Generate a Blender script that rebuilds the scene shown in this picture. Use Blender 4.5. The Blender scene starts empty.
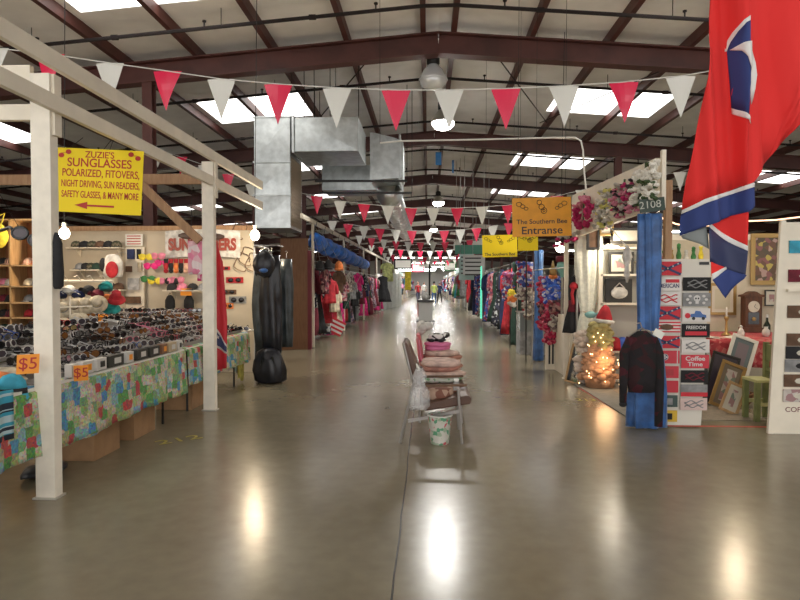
import bpy, bmesh, math, random
from mathutils import Vector, Matrix, Euler
random.seed(7)
PI = math.pi
C = bpy.context.scene.collection
SC = bpy.context.scene

# ------------------------------------------------------------------ camera
F = 600.0
cam_d = bpy.data.cameras.new('camera'); cam = bpy.data.objects.new('camera', cam_d); C.objects.link(cam)
cam_d.sensor_width = 36; cam_d.lens = 36 * F / 800; cam_d.clip_end = 300; cam_d.clip_start = 0.05
cam.location = (0, 0, 1.5)
cam.rotation_euler = (math.radians(90 - 1.43), 0, math.radians(2.67))
SC.camera = cam
# ------------------------------------------------------------------ world, exposure
w = bpy.data.worlds.new('world'); SC.world = w; w.use_nodes = True
w.node_tree.nodes['Background'].inputs[0].default_value = (1.0, 0.98, 0.955, 1)
w.node_tree.nodes['Background'].inputs[1].default_value = 2.1
SC.view_settings.view_transform = 'Standard'; SC.view_settings.look = 'None'
SC.view_settings.exposure = 0.1; SC.view_settings.gamma = 1.0
SKY_STRENGTH = 3.6      # daylight through the translucent roof panels

def point(name, loc, power, col=(1, .95, .88), r=.08):
    l = bpy.data.lights.new(name, 'POINT'); l.energy = power; l.color = col; l.shadow_soft_size = r
    o = bpy.data.objects.new(name, l); C.objects.link(o); o.location = loc
    return o
BULBS = [((-2.78, 9.55, 2.33), 52), ((-5.4, 8.7, 2.3), 62), ((2.55, 11.7, 2.28), 60), ((4.0, 8.0, 2.33), 42)]

R = Euler(cam.rotation_euler).to_matrix()
def at(px, py, Y):
    d = R @ Vector(((px - 400) / F, (300 - py) / F, -1)); s = Y / d.y
    return Vector((d.x * s, Y, 1.5 + d.z * s))

def fl(px, py):
    d = R @ Vector(((px - 400) / F, (300 - py) / F, -1)); s = 1.5 / -d.z
    return Vector((d.x * s, d.y * s, 0))

# ------------------------------------------------------------------ materials
MC = {}
def mat(name, col, rough=.6, metal=0, var=0, vscale=8, bump=0, bscale=60, emit=0, trans=0, sheen=0, alpha=1, two=None):
    if name in MC: return MC[name]
    m = bpy.data.materials.new(name); m.use_nodes = True; MC[name] = m
    nt = m.node_tree; b = nt.nodes['Principled BSDF']
    c4 = (*col, 1)
    b.inputs['Base Color'].default_value = c4; b.inputs['Roughness'].default_value = rough
    b.inputs['Metallic'].default_value = metal
    if sheen: b.inputs['Sheen Weight'].default_value = sheen
    if trans: b.inputs['Transmission Weight'].default_value = trans
    if alpha < 1: b.inputs['Alpha'].default_value = alpha
    if emit:
        b.inputs['Emission Color'].default_value = c4; b.inputs['Emission Strength'].default_value = emit
    if var or two or bump:
        tc = nt.nodes.new('ShaderNodeTexCoord')
    if var or two:
        n = nt.nodes.new('ShaderNodeTexNoise'); n.inputs['Scale'].default_value = vscale; n.inputs['Detail'].default_value = 4
        nt.links.new(tc.outputs['Object'], n.inputs['Vector'])
        r = nt.nodes.new('ShaderNodeValToRGB')
        a = two if two else tuple(x * (1 - var) for x in col)
        z = col if two else tuple(min(1, x * (1 + var)) for x in col)
        r.color_ramp.elements[0].position = .38 if not two else .45; r.color_ramp.elements[0].color = (*a, 1)
        r.color_ramp.elements[1].position = .62 if not two else .55; r.color_ramp.elements[1].color = (*z, 1)
        nt.links.new(n.outputs['Fac'], r.inputs['Fac']); nt.links.new(r.outputs['Color'], b.inputs['Base Color'])
    if bump:
        n2 = nt.nodes.new('ShaderNodeTexNoise'); n2.inputs['Scale'].default_value = bscale
        nt.links.new(tc.outputs['Object'], n2.inputs['Vector'])
        bn = nt.nodes.new('ShaderNodeBump'); bn.inputs['Strength'].default_value = bump; bn.inputs['Distance'].default_value = .01
        nt.links.new(n2.outputs['Fac'], bn.inputs['Height']); nt.links.new(bn.outputs['Normal'], b.inputs['Normal'])
    return m

def palette_mat(name, cols, scale, rough=.8, stretch=(1, 1, 1), metric='CHEBYCHEV', rand=.6, stripes=0):
    """voronoi patches coloured from a list: patchwork, prints, flower fabric"""
    if name in MC: return MC[name]
    m = bpy.data.materials.new(name); m.use_nodes = True; MC[name] = m
    nt = m.node_tree; b = nt.nodes['Principled BSDF']; b.inputs['Roughness'].default_value = rough
    tc = nt.nodes.new('ShaderNodeTexCoord'); mp = nt.nodes.new('ShaderNodeMapping'); mp.inputs['Scale'].default_value = stretch
    nt.links.new(tc.outputs['Object'], mp.inputs['Vector'])
    v = nt.nodes.new('ShaderNodeTexVoronoi'); v.distance = metric; v.inputs['Scale'].default_value = scale
    v.inputs['Randomness'].default_value = rand
    nt.links.new(mp.outputs['Vector'], v.inputs['Vector'])
    s = nt.nodes.new('ShaderNodeSeparateColor'); nt.links.new(v.outputs['Color'], s.inputs['Color'])
    r = nt.nodes.new('ShaderNodeValToRGB'); r.color_ramp.interpolation = 'CONSTANT'
    k = len(cols)
    while len(r.color_ramp.elements) < k: r.color_ramp.elements.new(.5)
    for i, c in enumerate(cols):
        r.color_ramp.elements[i].position = i / k; r.color_ramp.elements[i].color = (*c, 1)
    nt.links.new(s.outputs[0], r.inputs['Fac'])
    out = r.outputs['Color']
    if stripes:
        wv = nt.nodes.new('ShaderNodeTexVoronoi'); wv.inputs['Scale'].default_value = scale * stripes
        nt.links.new(mp.outputs['Vector'], wv.inputs['Vector'])
        mr = nt.nodes.new('ShaderNodeMix'); mr.data_type = 'RGBA'; mr.blend_type = 'MULTIPLY'; mr.inputs[0].default_value = .55
        nt.links.new(out, mr.inputs[6]); nt.links.new(wv.outputs['Color'], mr.inputs[7]); out = mr.outputs[2]
    nt.links.new(out, b.inputs['Base Color'])
    return m

def wood(name, c1, c2, rough=.6, scale=3):
    if name in MC: return MC[name]
    m = mat(name, c1, rough); nt = m.node_tree; b = nt.nodes['Principled BSDF']
    tc = nt.nodes.new('ShaderNodeTexCoord'); mp = nt.nodes.new('ShaderNodeMapping'); mp.inputs['Scale'].default_value = (scale * 4, scale * 4, scale * .6)
    n = nt.nodes.new('ShaderNodeTexNoise'); n.inputs['Scale'].default_value = 2.5; n.inputs['Detail'].default_value = 6
    r = nt.nodes.new('ShaderNodeValToRGB')
    r.color_ramp.elements[0].position = .35; r.color_ramp.elements[0].color = (*c2, 1)
    r.color_ramp.elements[1].position = .65; r.color_ramp.elements[1].color = (*c1, 1)
    nt.links.new(tc.outputs['Object'], mp.inputs['Vector']); nt.links.new(mp.outputs['Vector'], n.inputs['Vector'])
    nt.links.new(n.outputs['Fac'], r.inputs['Fac']); nt.links.new(r.outputs['Color'], b.inputs['Base Color'])
    return m

def floor_mat():
    m = bpy.data.materials.new('polished_concrete'); m.use_nodes = True
    nt = m.node_tree; b = nt.nodes['Principled BSDF']; L = nt.links.new; N = nt.nodes.new
    tc = N('ShaderNodeTexCoord')
    n1 = N('ShaderNodeTexNoise'); n1.inputs['Scale'].default_value = .8; n1.inputs['Detail'].default_value = 3; n1.inputs['Roughness'].default_value = .5
    L(tc.outputs['Object'], n1.inputs['Vector'])
    r = N('ShaderNodeValToRGB')
    r.color_ramp.elements[0].position = .25; r.color_ramp.elements[0].color = (.178, .152, .100, 1)
    r.color_ramp.elements[1].position = .75; r.color_ramp.elements[1].color = (.240, .208, .143, 1)
    L(n1.outputs['Fac'], r.inputs['Fac'])
    n2 = N('ShaderNodeTexNoise'); n2.inputs['Scale'].default_value = 9; n2.inputs['Detail'].default_value = 6
    L(tc.outputs['Object'], n2.inputs['Vector'])
    mx = N('ShaderNodeMix'); mx.data_type = 'RGBA'; mx.blend_type = 'OVERLAY'; mx.inputs[0].default_value = .18
    L(r.outputs['Color'], mx.inputs[6]); L(n2.outputs['Fac'], mx.inputs[7])
    # sawn joints: one along the aisle, others across and further out
    sx = N('ShaderNodeSeparateXYZ'); L(tc.outputs['Object'], sx.inputs[0])
    wob = N('ShaderNodeTexNoise'); wob.inputs['Scale'].default_value = 1.2; L(tc.outputs['Object'], wob.inputs['Vector'])
    def joint(out, off, period, half):
        a = N('ShaderNodeMath'); a.operation = 'ADD'; a.inputs[1].default_value = off + period * 20; L(out, a.inputs[0])
        w2 = N('ShaderNodeMath'); w2.operation = 'MULTIPLY_ADD'; w2.inputs[1].default_value = .03; L(wob.outputs['Fac'], w2.inputs[0]); L(a.outputs[0], w2.inputs[2])
        md = N('ShaderNodeMath'); md.operation = 'PINGPONG'; md.inputs[1].default_value = period / 2; L(w2.outputs[0], md.inputs[0])
        lt = N('ShaderNodeMath'); lt.operation = 'LESS_THAN'; lt.inputs[1].default_value = half; L(md.outputs[0], lt.inputs[0])
        return lt.outputs[0]
    j1 = joint(sx.outputs[0], .155, 6.1, .0055)
    j2 = joint(sx.outputs[1], -1.0, 7.6, .005)
    mxm = N('ShaderNodeMath'); mxm.operation = 'MAXIMUM'; L(j1, mxm.inputs[0]); L(j2, mxm.inputs[1])
    m2 = N('ShaderNodeMix'); m2.data_type = 'RGBA'; L(j1, m2.inputs[0]); L(mx.outputs[2], m2.inputs[6]); m2.inputs[7].default_value = (.035, .03, .025, 1)
    L(m2.outputs[2], b.inputs['Base Color'])
    rr = N('ShaderNodeMapRange'); rr.inputs[3].default_value = .19; rr.inputs[4].default_value = .26; L(n1.outputs['Fac'], rr.inputs[0])
    L(rr.outputs[0], b.inputs['Roughness'])
    n3 = N('ShaderNodeTexNoise'); n3.inputs['Scale'].default_value = 2.2; n3.inputs['Detail'].default_value = 3; L(tc.outputs['Object'], n3.inputs['Vector'])
    bn = N('ShaderNodeBump'); bn.inputs['Strength'].default_value = .03; bn.inputs['Distance'].default_value = .02
    L(n3.outputs['Fac'], bn.inputs['Height']); L(bn.outputs['Normal'], b.inputs['Normal'])
    b.inputs['IOR'].default_value = 1.52
    return m

WHITEP = mat('white_paint', (.80, .73, .60), .55, var=.04, vscale=5)
DIRTYW = mat('scuffed_white_paint', (.82, .76, .65), .6, var=.05, vscale=9)
CREAM = mat('cream_wall_board', (.58, .50, .38), .75, var=.05, vscale=2)
SHEETM = mat('white_roof_insulation', (.93, .915, .90), .55, var=.08, vscale=1.2, bump=.3, bscale=3)
PRIMER = mat('red_brown_primer', (.088, .028, .022), .55, var=.2, vscale=2)
PIPEM = mat('dark_pipe', (.018, .012, .012), .85)
STEEL = mat('galvanised_steel', (.50, .53, .53), .3, metal=.9, var=.12, vscale=6, bump=.15, bscale=8)
CHROME = mat('brushed_metal', (.55, .53, .5), .3, metal=.9)
BLACKM = mat('black_metal', (.02, .02, .02), .4, metal=.3)
BLACKP = mat('black_plastic', (.012, .012, .012), .3)
RED = mat('red_vinyl', (.80, .022, .085), .28)
WHITEV = mat('white_vinyl', (.76, .75, .69), .3)
YELLOW = mat('yellow_board', (.90, .68, .002), .6)
ORANGE = mat('orange_board', (.78, .33, .01), .5, var=.05)
PRICE = mat('orange_price_card', (.85, .30, .01), .5)
REDINK = mat('red_ink', (.45, .02, .01), .5)
BLACKINK = mat('black_ink', (.03, .02, .02), .5)
CARD = mat('cardboard', (.30, .17, .08), .8, var=.1)
PLY = wood('pine_board', (.55, .36, .18), (.42, .25, .11))
DARKPLY = wood('orange_brown_board', (.34, .13, .045), (.24, .085, .03))
BRACEW = wood('brace_timber', (.42, .25, .13), (.33, .18, .09))
BROWNP = wood('brown_door_board', (.20, .095, .045), (.16, .07, .03))
GLASSD = mat('dark_lens', (.015, .012, .012), .08)
BLUEC = mat('blue_sheet_cloth', (.035, .12, .34), .45, var=.3, vscale=7, bump=.5, bscale=14, sheen=.3)

# ------------------------------------------------------------------ mesh builder
class MB:
    def __init__(s): s.v = []; s.f = []; s.m = []
    def add(s, vs, fs, m=0):
        k = len(s.v); s.v += [tuple(v) for v in vs]; s.f += [tuple(i + k for i in f) for f in fs]; s.m += [m] * len(fs); return s
    def box(s, c, d, m=0, rot=None, taper=1, bev=0):
        hx, hy, hz = d[0] / 2, d[1] / 2, d[2] / 2; vs = []
        for z in (-1, 1):
            t = taper if z > 0 else 1
            for x, y in ((-1, -1), (1, -1), (1, 1), (-1, 1)): vs.append(Vector((x * hx * t, y * hy * t, z * hz)))
        if rot is not None: vs = [rot @ v for v in vs]
        c = Vector(c)
        return s.add([v + c for v in vs], [(3, 2, 1, 0), (4, 5, 6, 7), (0, 1, 5, 4), (1, 2, 6, 5), (2, 3, 7, 6), (3, 0, 4, 7)], m)
    def bb(s, x0, x1, y0, y1, z0, z1, m=0):
        return s.box(((x0 + x1) / 2, (y0 + y1) / 2, (z0 + z1) / 2), (x1 - x0, y1 - y0, z1 - z0), m)
    def bar(s, p, q, w, h=None, m=0, up=(0, 0, 1)):
        p, q = Vector(p), Vector(q); h = h or w; d = (q - p); L = d.length; d.normalize(); u = Vector(up)
        if abs(d.dot(u)) > .98: u = Vector((0, 1, 0))
        a = d.cross(u).normalized(); b = a.cross(d)
        vs = [e + a * (x * w / 2) + b * (y * h / 2) for e in (p, q) for x, y in ((-1, -1), (1, -1), (1, 1), (-1, 1))]
        return s.add(vs, [(3, 2, 1, 0), (4, 5, 6, 7), (0, 1, 5, 4), (1, 2, 6, 5), (2, 3, 7, 6), (3, 0, 4, 7)], m)
    def tube(s, pts, r, n=8, m=0, closed=False):
        pts = [Vector(p) for p in pts]; k = len(pts); rs = r if isinstance(r, (list, tuple)) else [r] * k; vs = []; last = None
        for i, p in enumerate(pts):
            if closed: d = pts[(i + 1) % k] - pts[i - 1]
            else: d = pts[min(i + 1, k - 1)] - pts[max(i - 1, 0)]
            if d.length < 1e-9: d = Vector((0, 0, 1))
            d.normalize()
            if last is None:
                u = Vector((0, 0, 1)) if abs(d.z) < .9 else Vector((0, 1, 0))
                a = d.cross(u).normalized()
            else: a = (last - d * last.dot(d)).normalized()
            last = a; b = d.cross(a)
            vs += [p + (a * math.cos(2 * PI * j / n) + b * math.sin(2 * PI * j / n)) * rs[i] for j in range(n)]
        fs = []
        for i in range(k if closed else k - 1):
            i2 = (i + 1) % k
            fs += [(i * n + j, i * n + (j + 1) % n, i2 * n + (j + 1) % n, i2 * n + j) for j in range(n)]
        if not closed: fs += [tuple(reversed(range(n))), tuple((k - 1) * n + j for j in range(n))]
        return s.add(vs, fs, m)
    def lathe(s, prof, n=16, c=(0, 0, 0), m=0, sx=1, sy=1, fn=None):
        vs = []; c = Vector(c)
        for r, z in prof:
            for j in range(n):
                a = 2 * PI * j / n; rr = r * (fn(a, z) if fn else 1)
                vs.append(c + Vector((math.cos(a) * rr * sx, math.sin(a) * rr * sy, z)))
        k = len(prof)
        fs = [(i * n + j, i * n + (j + 1) % n, (i + 1) * n + (j + 1) % n, (i + 1) * n + j) for i in range(k - 1) for j in range(n)]
        fs += [tuple(reversed(range(n))), tuple((k - 1) * n + j for j in range(n))]
        return s.add(vs, fs, m)
    def ell(s, c, r, n=10, k=6, m=0, rot=None, noise=0):
        c = Vector(c); vs = []
        for i in range(k + 1):
            t = PI * i / k
            for j in range(n):
                a = 2 * PI * j / n; q = 1 + random.uniform(-noise, noise)
                v = Vector((math.sin(t) * math.cos(a) * r[0], math.sin(t) * math.sin(a) * r[1], -math.cos(t) * r[2])) * q
                if rot is not None: v = rot @ v
                vs.append(c + v)
        fs = [(i * n + j, i * n + (j + 1) % n, (i + 1) * n + (j + 1) % n, (i + 1) * n + j) for i in range(k) for j in range(n)]
        return s.add(vs, fs, m)
    def grid(s, fn, nu, nv, m=0):
        vs = [fn(i / nu, j / nv) for j in range(nv + 1) for i in range(nu + 1)]
        fs = [(j * (nu + 1) + i, j * (nu + 1) + i + 1, (j + 1) * (nu + 1) + i + 1, (j + 1) * (nu + 1) + i) for j in range(nv) for i in range(nu)]
        return s.add(vs, fs, m)
    def prism(s, pts, t, o=(0, 0, 0), ax=(1, 0, 0), ay=(0, 0, 1), m=0):
        """flat outline pts in the plane ax/ay at o, thickness t along its normal"""
        o, ax, ay = Vector(o), Vector(ax), Vector(ay); nz = ax.cross(ay).normalized() * t; n = len(pts)
        a = [o + ax * x + ay * y for x, y in pts]
        return s.add([p + nz / 2 for p in a] + [p - nz / 2 for p in a],
                     [tuple(range(n)), tuple(reversed(range(n, 2 * n)))] + [(i, i + n, (i + 1) % n + n, (i + 1) % n) for i in range(n)], m)
    def build(s, name, mats, parent=None, world=False, smooth=False, thick=0, bevel=0, sub=0):
        if not isinstance(mats, (list, tuple)): mats = [mats]
        me = bpy.data.meshes.new(name); vs = s.v
        if world and parent is not None:
            L = parent.location if parent.parent is None else parent.parent.location; vs = [(v[0] - L.x, v[1] - L.y, v[2] - L.z) for v in vs]
        me.from_pydata(vs, [], s.f); me.update()
        for q in mats: me.materials.append(q)
        for p, i in zip(me.polygons, s.m): p.material_index = i; p.use_smooth = smooth
        bm = bmesh.new(); bm.from_mesh(me); bmesh.ops.recalc_face_normals(bm, faces=bm.faces); bm.to_mesh(me); bm.free()
        o = bpy.data.objects.new(name, me); C.objects.link(o)
        if parent is not None: o.parent = parent
        if thick: md = o.modifiers.new('thick', 'SOLIDIFY'); md.thickness = thick; md.offset = 0
        if sub: md = o.modifiers.new('sub', 'SUBSURF'); md.levels = sub; md.render_levels = sub
        if bevel: md = o.modifiers.new('bev', 'BEVEL'); md.width = bevel; md.segments = 2; md.limit_method = 'ANGLE'
        return o

def tag(o, label, cat, group=None, kind=None):
    o['label'] = label; o['category'] = cat
    if group: o['group'] = group
    if kind: o['kind'] = kind
    return o
def thing(name, label, cat, loc=(0, 0, 0), rz=0, group=None):
    o = bpy.data.objects.new(name, None); C.objects.link(o); o.empty_display_size = .1
    o.location = loc; o.rotation_euler = (0, 0, rz); return tag(o, label, cat, group)
def struct(mb, name, mats, label=None, **k):
    o = mb.build(name, mats, **k); o['kind'] = 'structure'
    if label: o['label'] = label; o['category'] = name.split('_')[0]
    return o
KIDS = {}
def kids(o):
    return [c for c in bpy.data.objects if c.parent == o]
def copy_tree(o, loc=None, rot=None, label=None, group=None, scale=None, parent=None):
    c = o.copy(); C.objects.link(c)
    if parent: c.parent = parent
    if loc is not None: c.location = loc
    if rot is not None: c.rotation_euler = rot
    if scale is not None: c.scale = scale
    if label: c['label'] = label
    if group: c['group'] = group
    key = o.name
    if key not in KIDS: KIDS[key] = kids(o)
    for ch in KIDS[key]: copy_tree(ch, parent=c)
    return c
def remat(root, names, m):
    for ch in kids(root):
        if ch.name.split('.')[0] in names:
            ch.data = ch.data.copy(); ch.data.materials[0] = m
def text(body, size, o, ax, ay, m, parent=None, name='lettering', align='CENTER', stretch=1, bold=0, fit=None):
    """lettering as a mesh: line(s) centred at world point o along ax, up ay"""
    cu = bpy.data.curves.new('t', 'FONT'); cu.body = body; cu.size = size; cu.extrude = .0008; cu.align_x = align; cu.align_y = 'CENTER'
    cu.offset = bold; cu.space_line = .95
    ob = bpy.data.objects.new('t', cu); C.objects.link(ob); bpy.context.view_layer.update()
    dg = bpy.context.evaluated_depsgraph_get(); me = bpy.data.meshes.new_from_object(ob.evaluated_get(dg))
    bpy.data.objects.remove(ob)
    o, ax, ay = Vector(o), Vector(ax).normalized(), Vector(ay).normalized(); nz = ax.cross(ay)
    if fit and len(me.vertices):
        wd = max(v.co.x for v in me.vertices) - min(v.co.x for v in me.vertices); stretch = fit / wd
    for v in me.vertices: v.co = o + ax * v.co.x * stretch + ay * v.co.y + nz * v.co.z
    L = Vector((0, 0, 0))
    if parent is not None: L = parent.location
    for v in me.vertices: v.co -= L
    me.materials.append(m)
    t = bpy.data.objects.new(name, me); C.objects.link(t); t.parent = parent
    return t
def merge(objs, name='lettering'):
    """join part meshes of one material into one part"""
    bm = bmesh.new()
    mats = []
    for o in objs:
        k = len(bm.faces); bm.from_mesh(o.data); bm.faces.ensure_lookup_table()
        if o.data.materials[0] not in mats: mats.append(o.data.materials[0])
        ix = mats.index(o.data.materials[0])
        for f in list(bm.faces)[k:]: f.material_index = ix
    me = bpy.data.meshes.new(name); bm.to_mesh(me); bm.free()
    for q in mats: me.materials.append(q)
    r = bpy.data.objects.new(name, me); C.objects.link(r); r.parent = objs[0].parent
    for o in objs: bpy.data.objects.remove(o)
    return r
X3, Y3, Z3 = (1, 0, 0), (0, 1, 0), (0, 0, 1)

# ================================================================== STRUCTURE
RX = .2
def zr(x, top=6.62): return top - .08 * abs(x - RX)
struct(MB().bb(-22, 22, -8, 100, -.2, 0), 'floor', floor_mat(), 'polished olive grey concrete floor with sawn joints')
GREYW = mat('grey_wall_sheet', (.35, .33, .31), .7, var=.05)
struct(MB().bb(-22.2, -22, -8, 100, 0, 5), 'wall_left', GREYW)
struct(MB().bb(22, 22.2, -8, 100, 0, 5), 'wall_right', GREYW)
struct(MB().bb(-22, 22, 100, 100.2, 0, 6.6), 'wall_far', mat('far_wall', (.6, .58, .55), .7))
# roof sheet with openings for translucent panels
SX = [(-13.6, -10.9), (-5.9, -3.15), (3.3, 6.1), (11.3, 14.0)]
RAF = [4.4 + 7.5 * k for k in range(-1, 13)]
SY = [(r - 4.4, r - (1.85 if r < 12 else 2.3)) for r in RAF]
xb = sorted([-22, RX, 22] + [a for p in SX for a in p]); yb = sorted([-8, 100] + [b for p in SY if p[0] > -8 for b in p])
rf = MB(); wi = 0
SKYM = bpy.data.materials.new('translucent_roof_panel'); SKYM.use_nodes = True
_b = SKYM.node_tree.nodes['Principled BSDF']; _b.inputs['Base Color'].default_value = (.8, .8, .78, 1)
_b.inputs['Emission Color'].default_value = (1, .98, .94, 1); _b.inputs['Emission Strength'].default_value = SKY_STRENGTH
for i in range(len(xb) - 1):
    for j in range(len(yb) - 1):
        x0, x1, y0, y1 = xb[i], xb[i + 1], yb[j], yb[j + 1]
        vs = [(x0, y0, zr(x0)), (x1, y0, zr(x1)), (x1, y1, zr(x1)), (x0, y1, zr(x0))]
        vs += [(a, b, c + .05) for a, b, c in vs]
        fs = [(0, 1, 2, 3), (7, 6, 5, 4), (0, 4, 5, 1), (1, 5, 6, 2), (2, 6, 7, 3), (3, 7, 4, 0)]
        if (x0, x1) in SX and (y0, y1) in SY:
            wi += 1; struct(MB().add(vs, fs), 'window_%d' % wi, SKYM)
        else: rf.add(vs, fs)
struct(rf, 'ceiling', SHEETM)
# main frames (I beams) and purlins
for k, y in enumerate(RAF):
    for s, xe in ((-1, -22), (1, 22)):
        m = MB()
        for (w_, h, dz) in ((.26, .03, .015), (.03, .42, .21), (.26, .03, .405)):
            p = (RX - s * .0, y, 6.0 + dz); q = (xe, y, 6.0 + dz - .08 * abs(xe - RX)); m.bar(p, q, w_, h)
        # web stiffeners
        struct(m, 'roof_beam', PRIMER)
for s in (-1, 1):
    for k in range(15):
        x = RX + s * (.3 + 1.5 * k)
        if abs(x) > 21.8: continue
        z = zr(x) - .105
        m = MB(); m.bb(x - .05, x + .05, -8, 100, z - .1, z + .1)
        struct(m, 'roof_purlin', PRIMER)
for y in RAF[2:]:
    for x in (-5.6, 6.0):
        m = MB(); zt = 6.0 - .08 * abs(x - RX)
        m.bb(x - .1, x + .1, y - .1, y - .085, 0, zt).bb(x - .1, x + .1, y + .085, y + .1, 0, zt).bb(x - .01, x + .01, y - .085, y + .085, 0, zt)
        m.bb(x - .16, x + .16, y - .16, y + .16, 0, .02)
        struct(m, 'roof_column', PRIMER)
# sprinkler pipes under the purlins
def pipe(y, z0=6.3):
    t = thing('sprinkler_pipe', 'dark sprinkler pipe running across below the purlins', 'pipe', (RX, y, z0 - .04), group='sprinkler pipes under the roof')
    m = MB(); pts = [(x, y, z0 - .08 * abs(x - RX)) for x in (-20, -10, RX - .3, RX + .3, 10, 20)]
    m.tube(pts, .032, 6)
    for x in (-9, -5.5, -2, 1.9, 5.4, 9): m.tube([(x - .06, y, z0 - .08 * abs(x - RX)), (x + .06, y, z0 - .08 * abs(x - RX))], .045, 6)
    m.build('pipe_run', PIPEM, t, world=True)
    for x in (-12.3, -7, -3.6, 4.1, 7.3, 12.6): MB().tube([(x, y, z0 - .08 * abs(x - RX)), (x, y, zr(x) + .01)], .008, 4).build('hanger_rod', PIPEM, t, world=True)
    for x in [RX + s * (1.1 + 3.0 * k) for s in (-1, 1) for k in range(5)]:
        z = z0 - .08 * abs(x - RX); h = MB().tube([(x, y, z), (x, y, z + .13)], .014, 5); h.tube([(x, y, z + .11), (x, y, z + .135)], .035, 6)
        h.build('sprinkler_head', PIPEM, t, world=True)
for k in range(9): pipe(10.4 + 3.65 * k)
# ================================================================== booth walls
struct(MB().bb(-8, -3.0, 10.2, 10.26, 0, 2.48), 'wall_booth', CREAM)
struct(MB().bb(-7.55, -7.5, 2.5, 10.2, 0, 2.48), 'wall_booth_side', CREAM)
struct(MB().bb(-8, -3.0, 10.16, 10.2, 2.44, 2.52), 'trim_1', BRACEW)
struct(MB().bb(-3.42, -2.78, 13.8, 13.86, 0, 2.58), 'wall_panel', BROWNP)
struct(MB().bb(-2.78, -2.70, 13.76, 13.86, 0, 2.3), 'trim_2', mat('dark_red_paint', (.13, .01, .02), .6))
struct(MB().bb(-5.2, -5.14, 14, 45, 0, 2.4), 'wall_stalls', mat('dim_board', (.22, .20, .19), .8))
GREENG = mat('grey_shutter', (.36, .38, .36), .45, var=.15, vscale=6)

# posts and beams of the sunglasses stall
def post(x, y, z, label, marks=False):
    t = thing('timber_post', label, 'post', (x, y, 0))
    m = MB().bb(-.07, .07, -.045, .045, 0, z); m.build('shaft', DIRTYW, t, bevel=.004)
    if z > 2.5: MB().bb(.07, .09, -.02, .06, z - .42, z).build('cleat', WHITEP, t)
    MB().bb(-.085, .085, -.06, .06, 0, .012).build('base_plate', mat('floor_tape', (.45, .42, .36), .6), t)
    return t
_p = fl(49.5, 497); PX = _p.x; PY = _p.y
post(PX, PY, 2.96, 'near white painted timber post of the sunglasses stall')
_p = fl(210.5, 410); QX = _p.x; QY = _p.y
post(QX, QY, 2.96, 'white timber post beside the hanging red flag, far end of the table')
def beam(p, q, w_, h, m, label, name='timber_beam'):
    o = MB().bar(p, q, w_, h).build(name, m, bevel=.004); o['label'] = label; o['category'] = 'beam'; return o
beam((PX + .10, 2.4, 3.05), (QX + .05, 9.15, 3.03), .045, .12, WHITEP, 'upper long white timber beam over the sunglasses stall')
beam((PX + .10, 2.4, 2.76), (QX + .05, 9.15, 2.72), .045, .11, WHITEP, 'lower long white timber beam that carries the yellow sign')
beam((PX - .08, PY, 2.97), (-7.4, PY, 2.99), .045, .11, WHITEP, 'upper white cross beam running back from the near post')
beam((PX - .08, PY, 2.70), (-7.4, PY, 2.72), .045, .11, WHITEP, 'lower white cross beam running back from the near post')
beam((QX - .08, QY, 2.76), (-7.4, QY, 2.78), .045, .12, BRACEW, 'bare brown timber cross beam behind the yellow sign')
beam((QX - .09, QY - .06, 2.02), (QX - .80, QY - .06, 2.70), .04, .1, BRACEW, 'slanting brown timber brace beside the far post', 'timber_brace')

# ================================================================== yellow sign
def sign(label, c, w_, h, m, roll=0, thick=.006, strings=None, lines=(), ink=REDINK, cat='sign'):
    c = Vector(c); t = thing('hanging_sign', label, cat, (c.x, c.y, c.z - h / 2))
    ax = Vector((math.cos(roll), 0, -math.sin(roll))); ay = Vector((math.sin(roll), 0, math.cos(roll)))
    MB().prism([(-w_ / 2, -h / 2), (w_ / 2, -h / 2), (w_ / 2, h / 2), (-w_ / 2, h / 2)], thick, c, ax, ay).build('board', m, t, world=True)
    ts = []
    for (s, size, u, v, fit) in lines:
        ts.append(text(s, size, c + ax * (u * w_) + ay * (v * h) + Vector((0, -thick / 2 - .001, 0)), ax, ay, ink, t, bold=size * .012, fit=fit))
    if len(ts) > 2: merge(ts)
    if strings:
        for q in strings:
            a = c + ax * (q[0] * w_) + ay * (h / 2 - .02)
            MB().tube([a, q[1]], .003, 5).build('cord', BLACKM, t, world=True)
    return t, c, ax, ay
p0, p1 = at(53.5, 146, 4.92), at(144.5, 217, 4.92)
t, c, ax, ay = sign('bright yellow sunglasses sign with red lettering hanging from the lower beam', ((p0 + p1) / 2), .745, .535, YELLOW, math.radians(3.2),
    strings=[(-.38, (-2.9, 4.95, 2.74)), (.02, (-2.62, 4.95, 2.76)), (.1, (-2.62, 4.95, 2.76))],
    lines=[("ZUZIE'S", .075, 0.0, .405, .25), ("SUNGLASSES", .10, 0, .275, .55), ("POLARIZED, FITOVERS,", .088, .02, .115, .66), ("NIGHT DRIVING, SUN READERS,", .08, .02, -.055, .67), ("SAFETY GLASSES, & MANY MORE", .08, .02, -.22, .66)])
def on(u, v, w_, h): return c + ax * u * w_ + ay * v * h + Vector((0, -.005, 0))
MB().prism([(-.17, 0), (-.06, .03), (-.06, .008), (.17, .008), (.17, -.008), (-.06, -.008), (-.06, -.03)], .002, on(-.04, -.385, .745, .535), ax, ay).build('arrow', REDINK, t, world=True)
for s in (-1, 1):
    m = MB()
    for k in (0, 1):
        o = on(s * (.40 - .0), .41 - .0, .745, .535) + ax * ((k - .5) * .06) + ay * ((k - .5) * .03 * -s)
        m.prism([(math.cos(a) * .024, math.sin(a) * .02) for a in [2 * PI * i / 12 for i in range(12)]], .002, o, ax, ay)
    m.bar(on(s * .40, .42, .745, .535) - ax * .02, on(s * .40, .42, .745, .535) + ax * .02, .006, .002)
    m.build('glasses_motif', REDINK, t, world=True)

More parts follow.
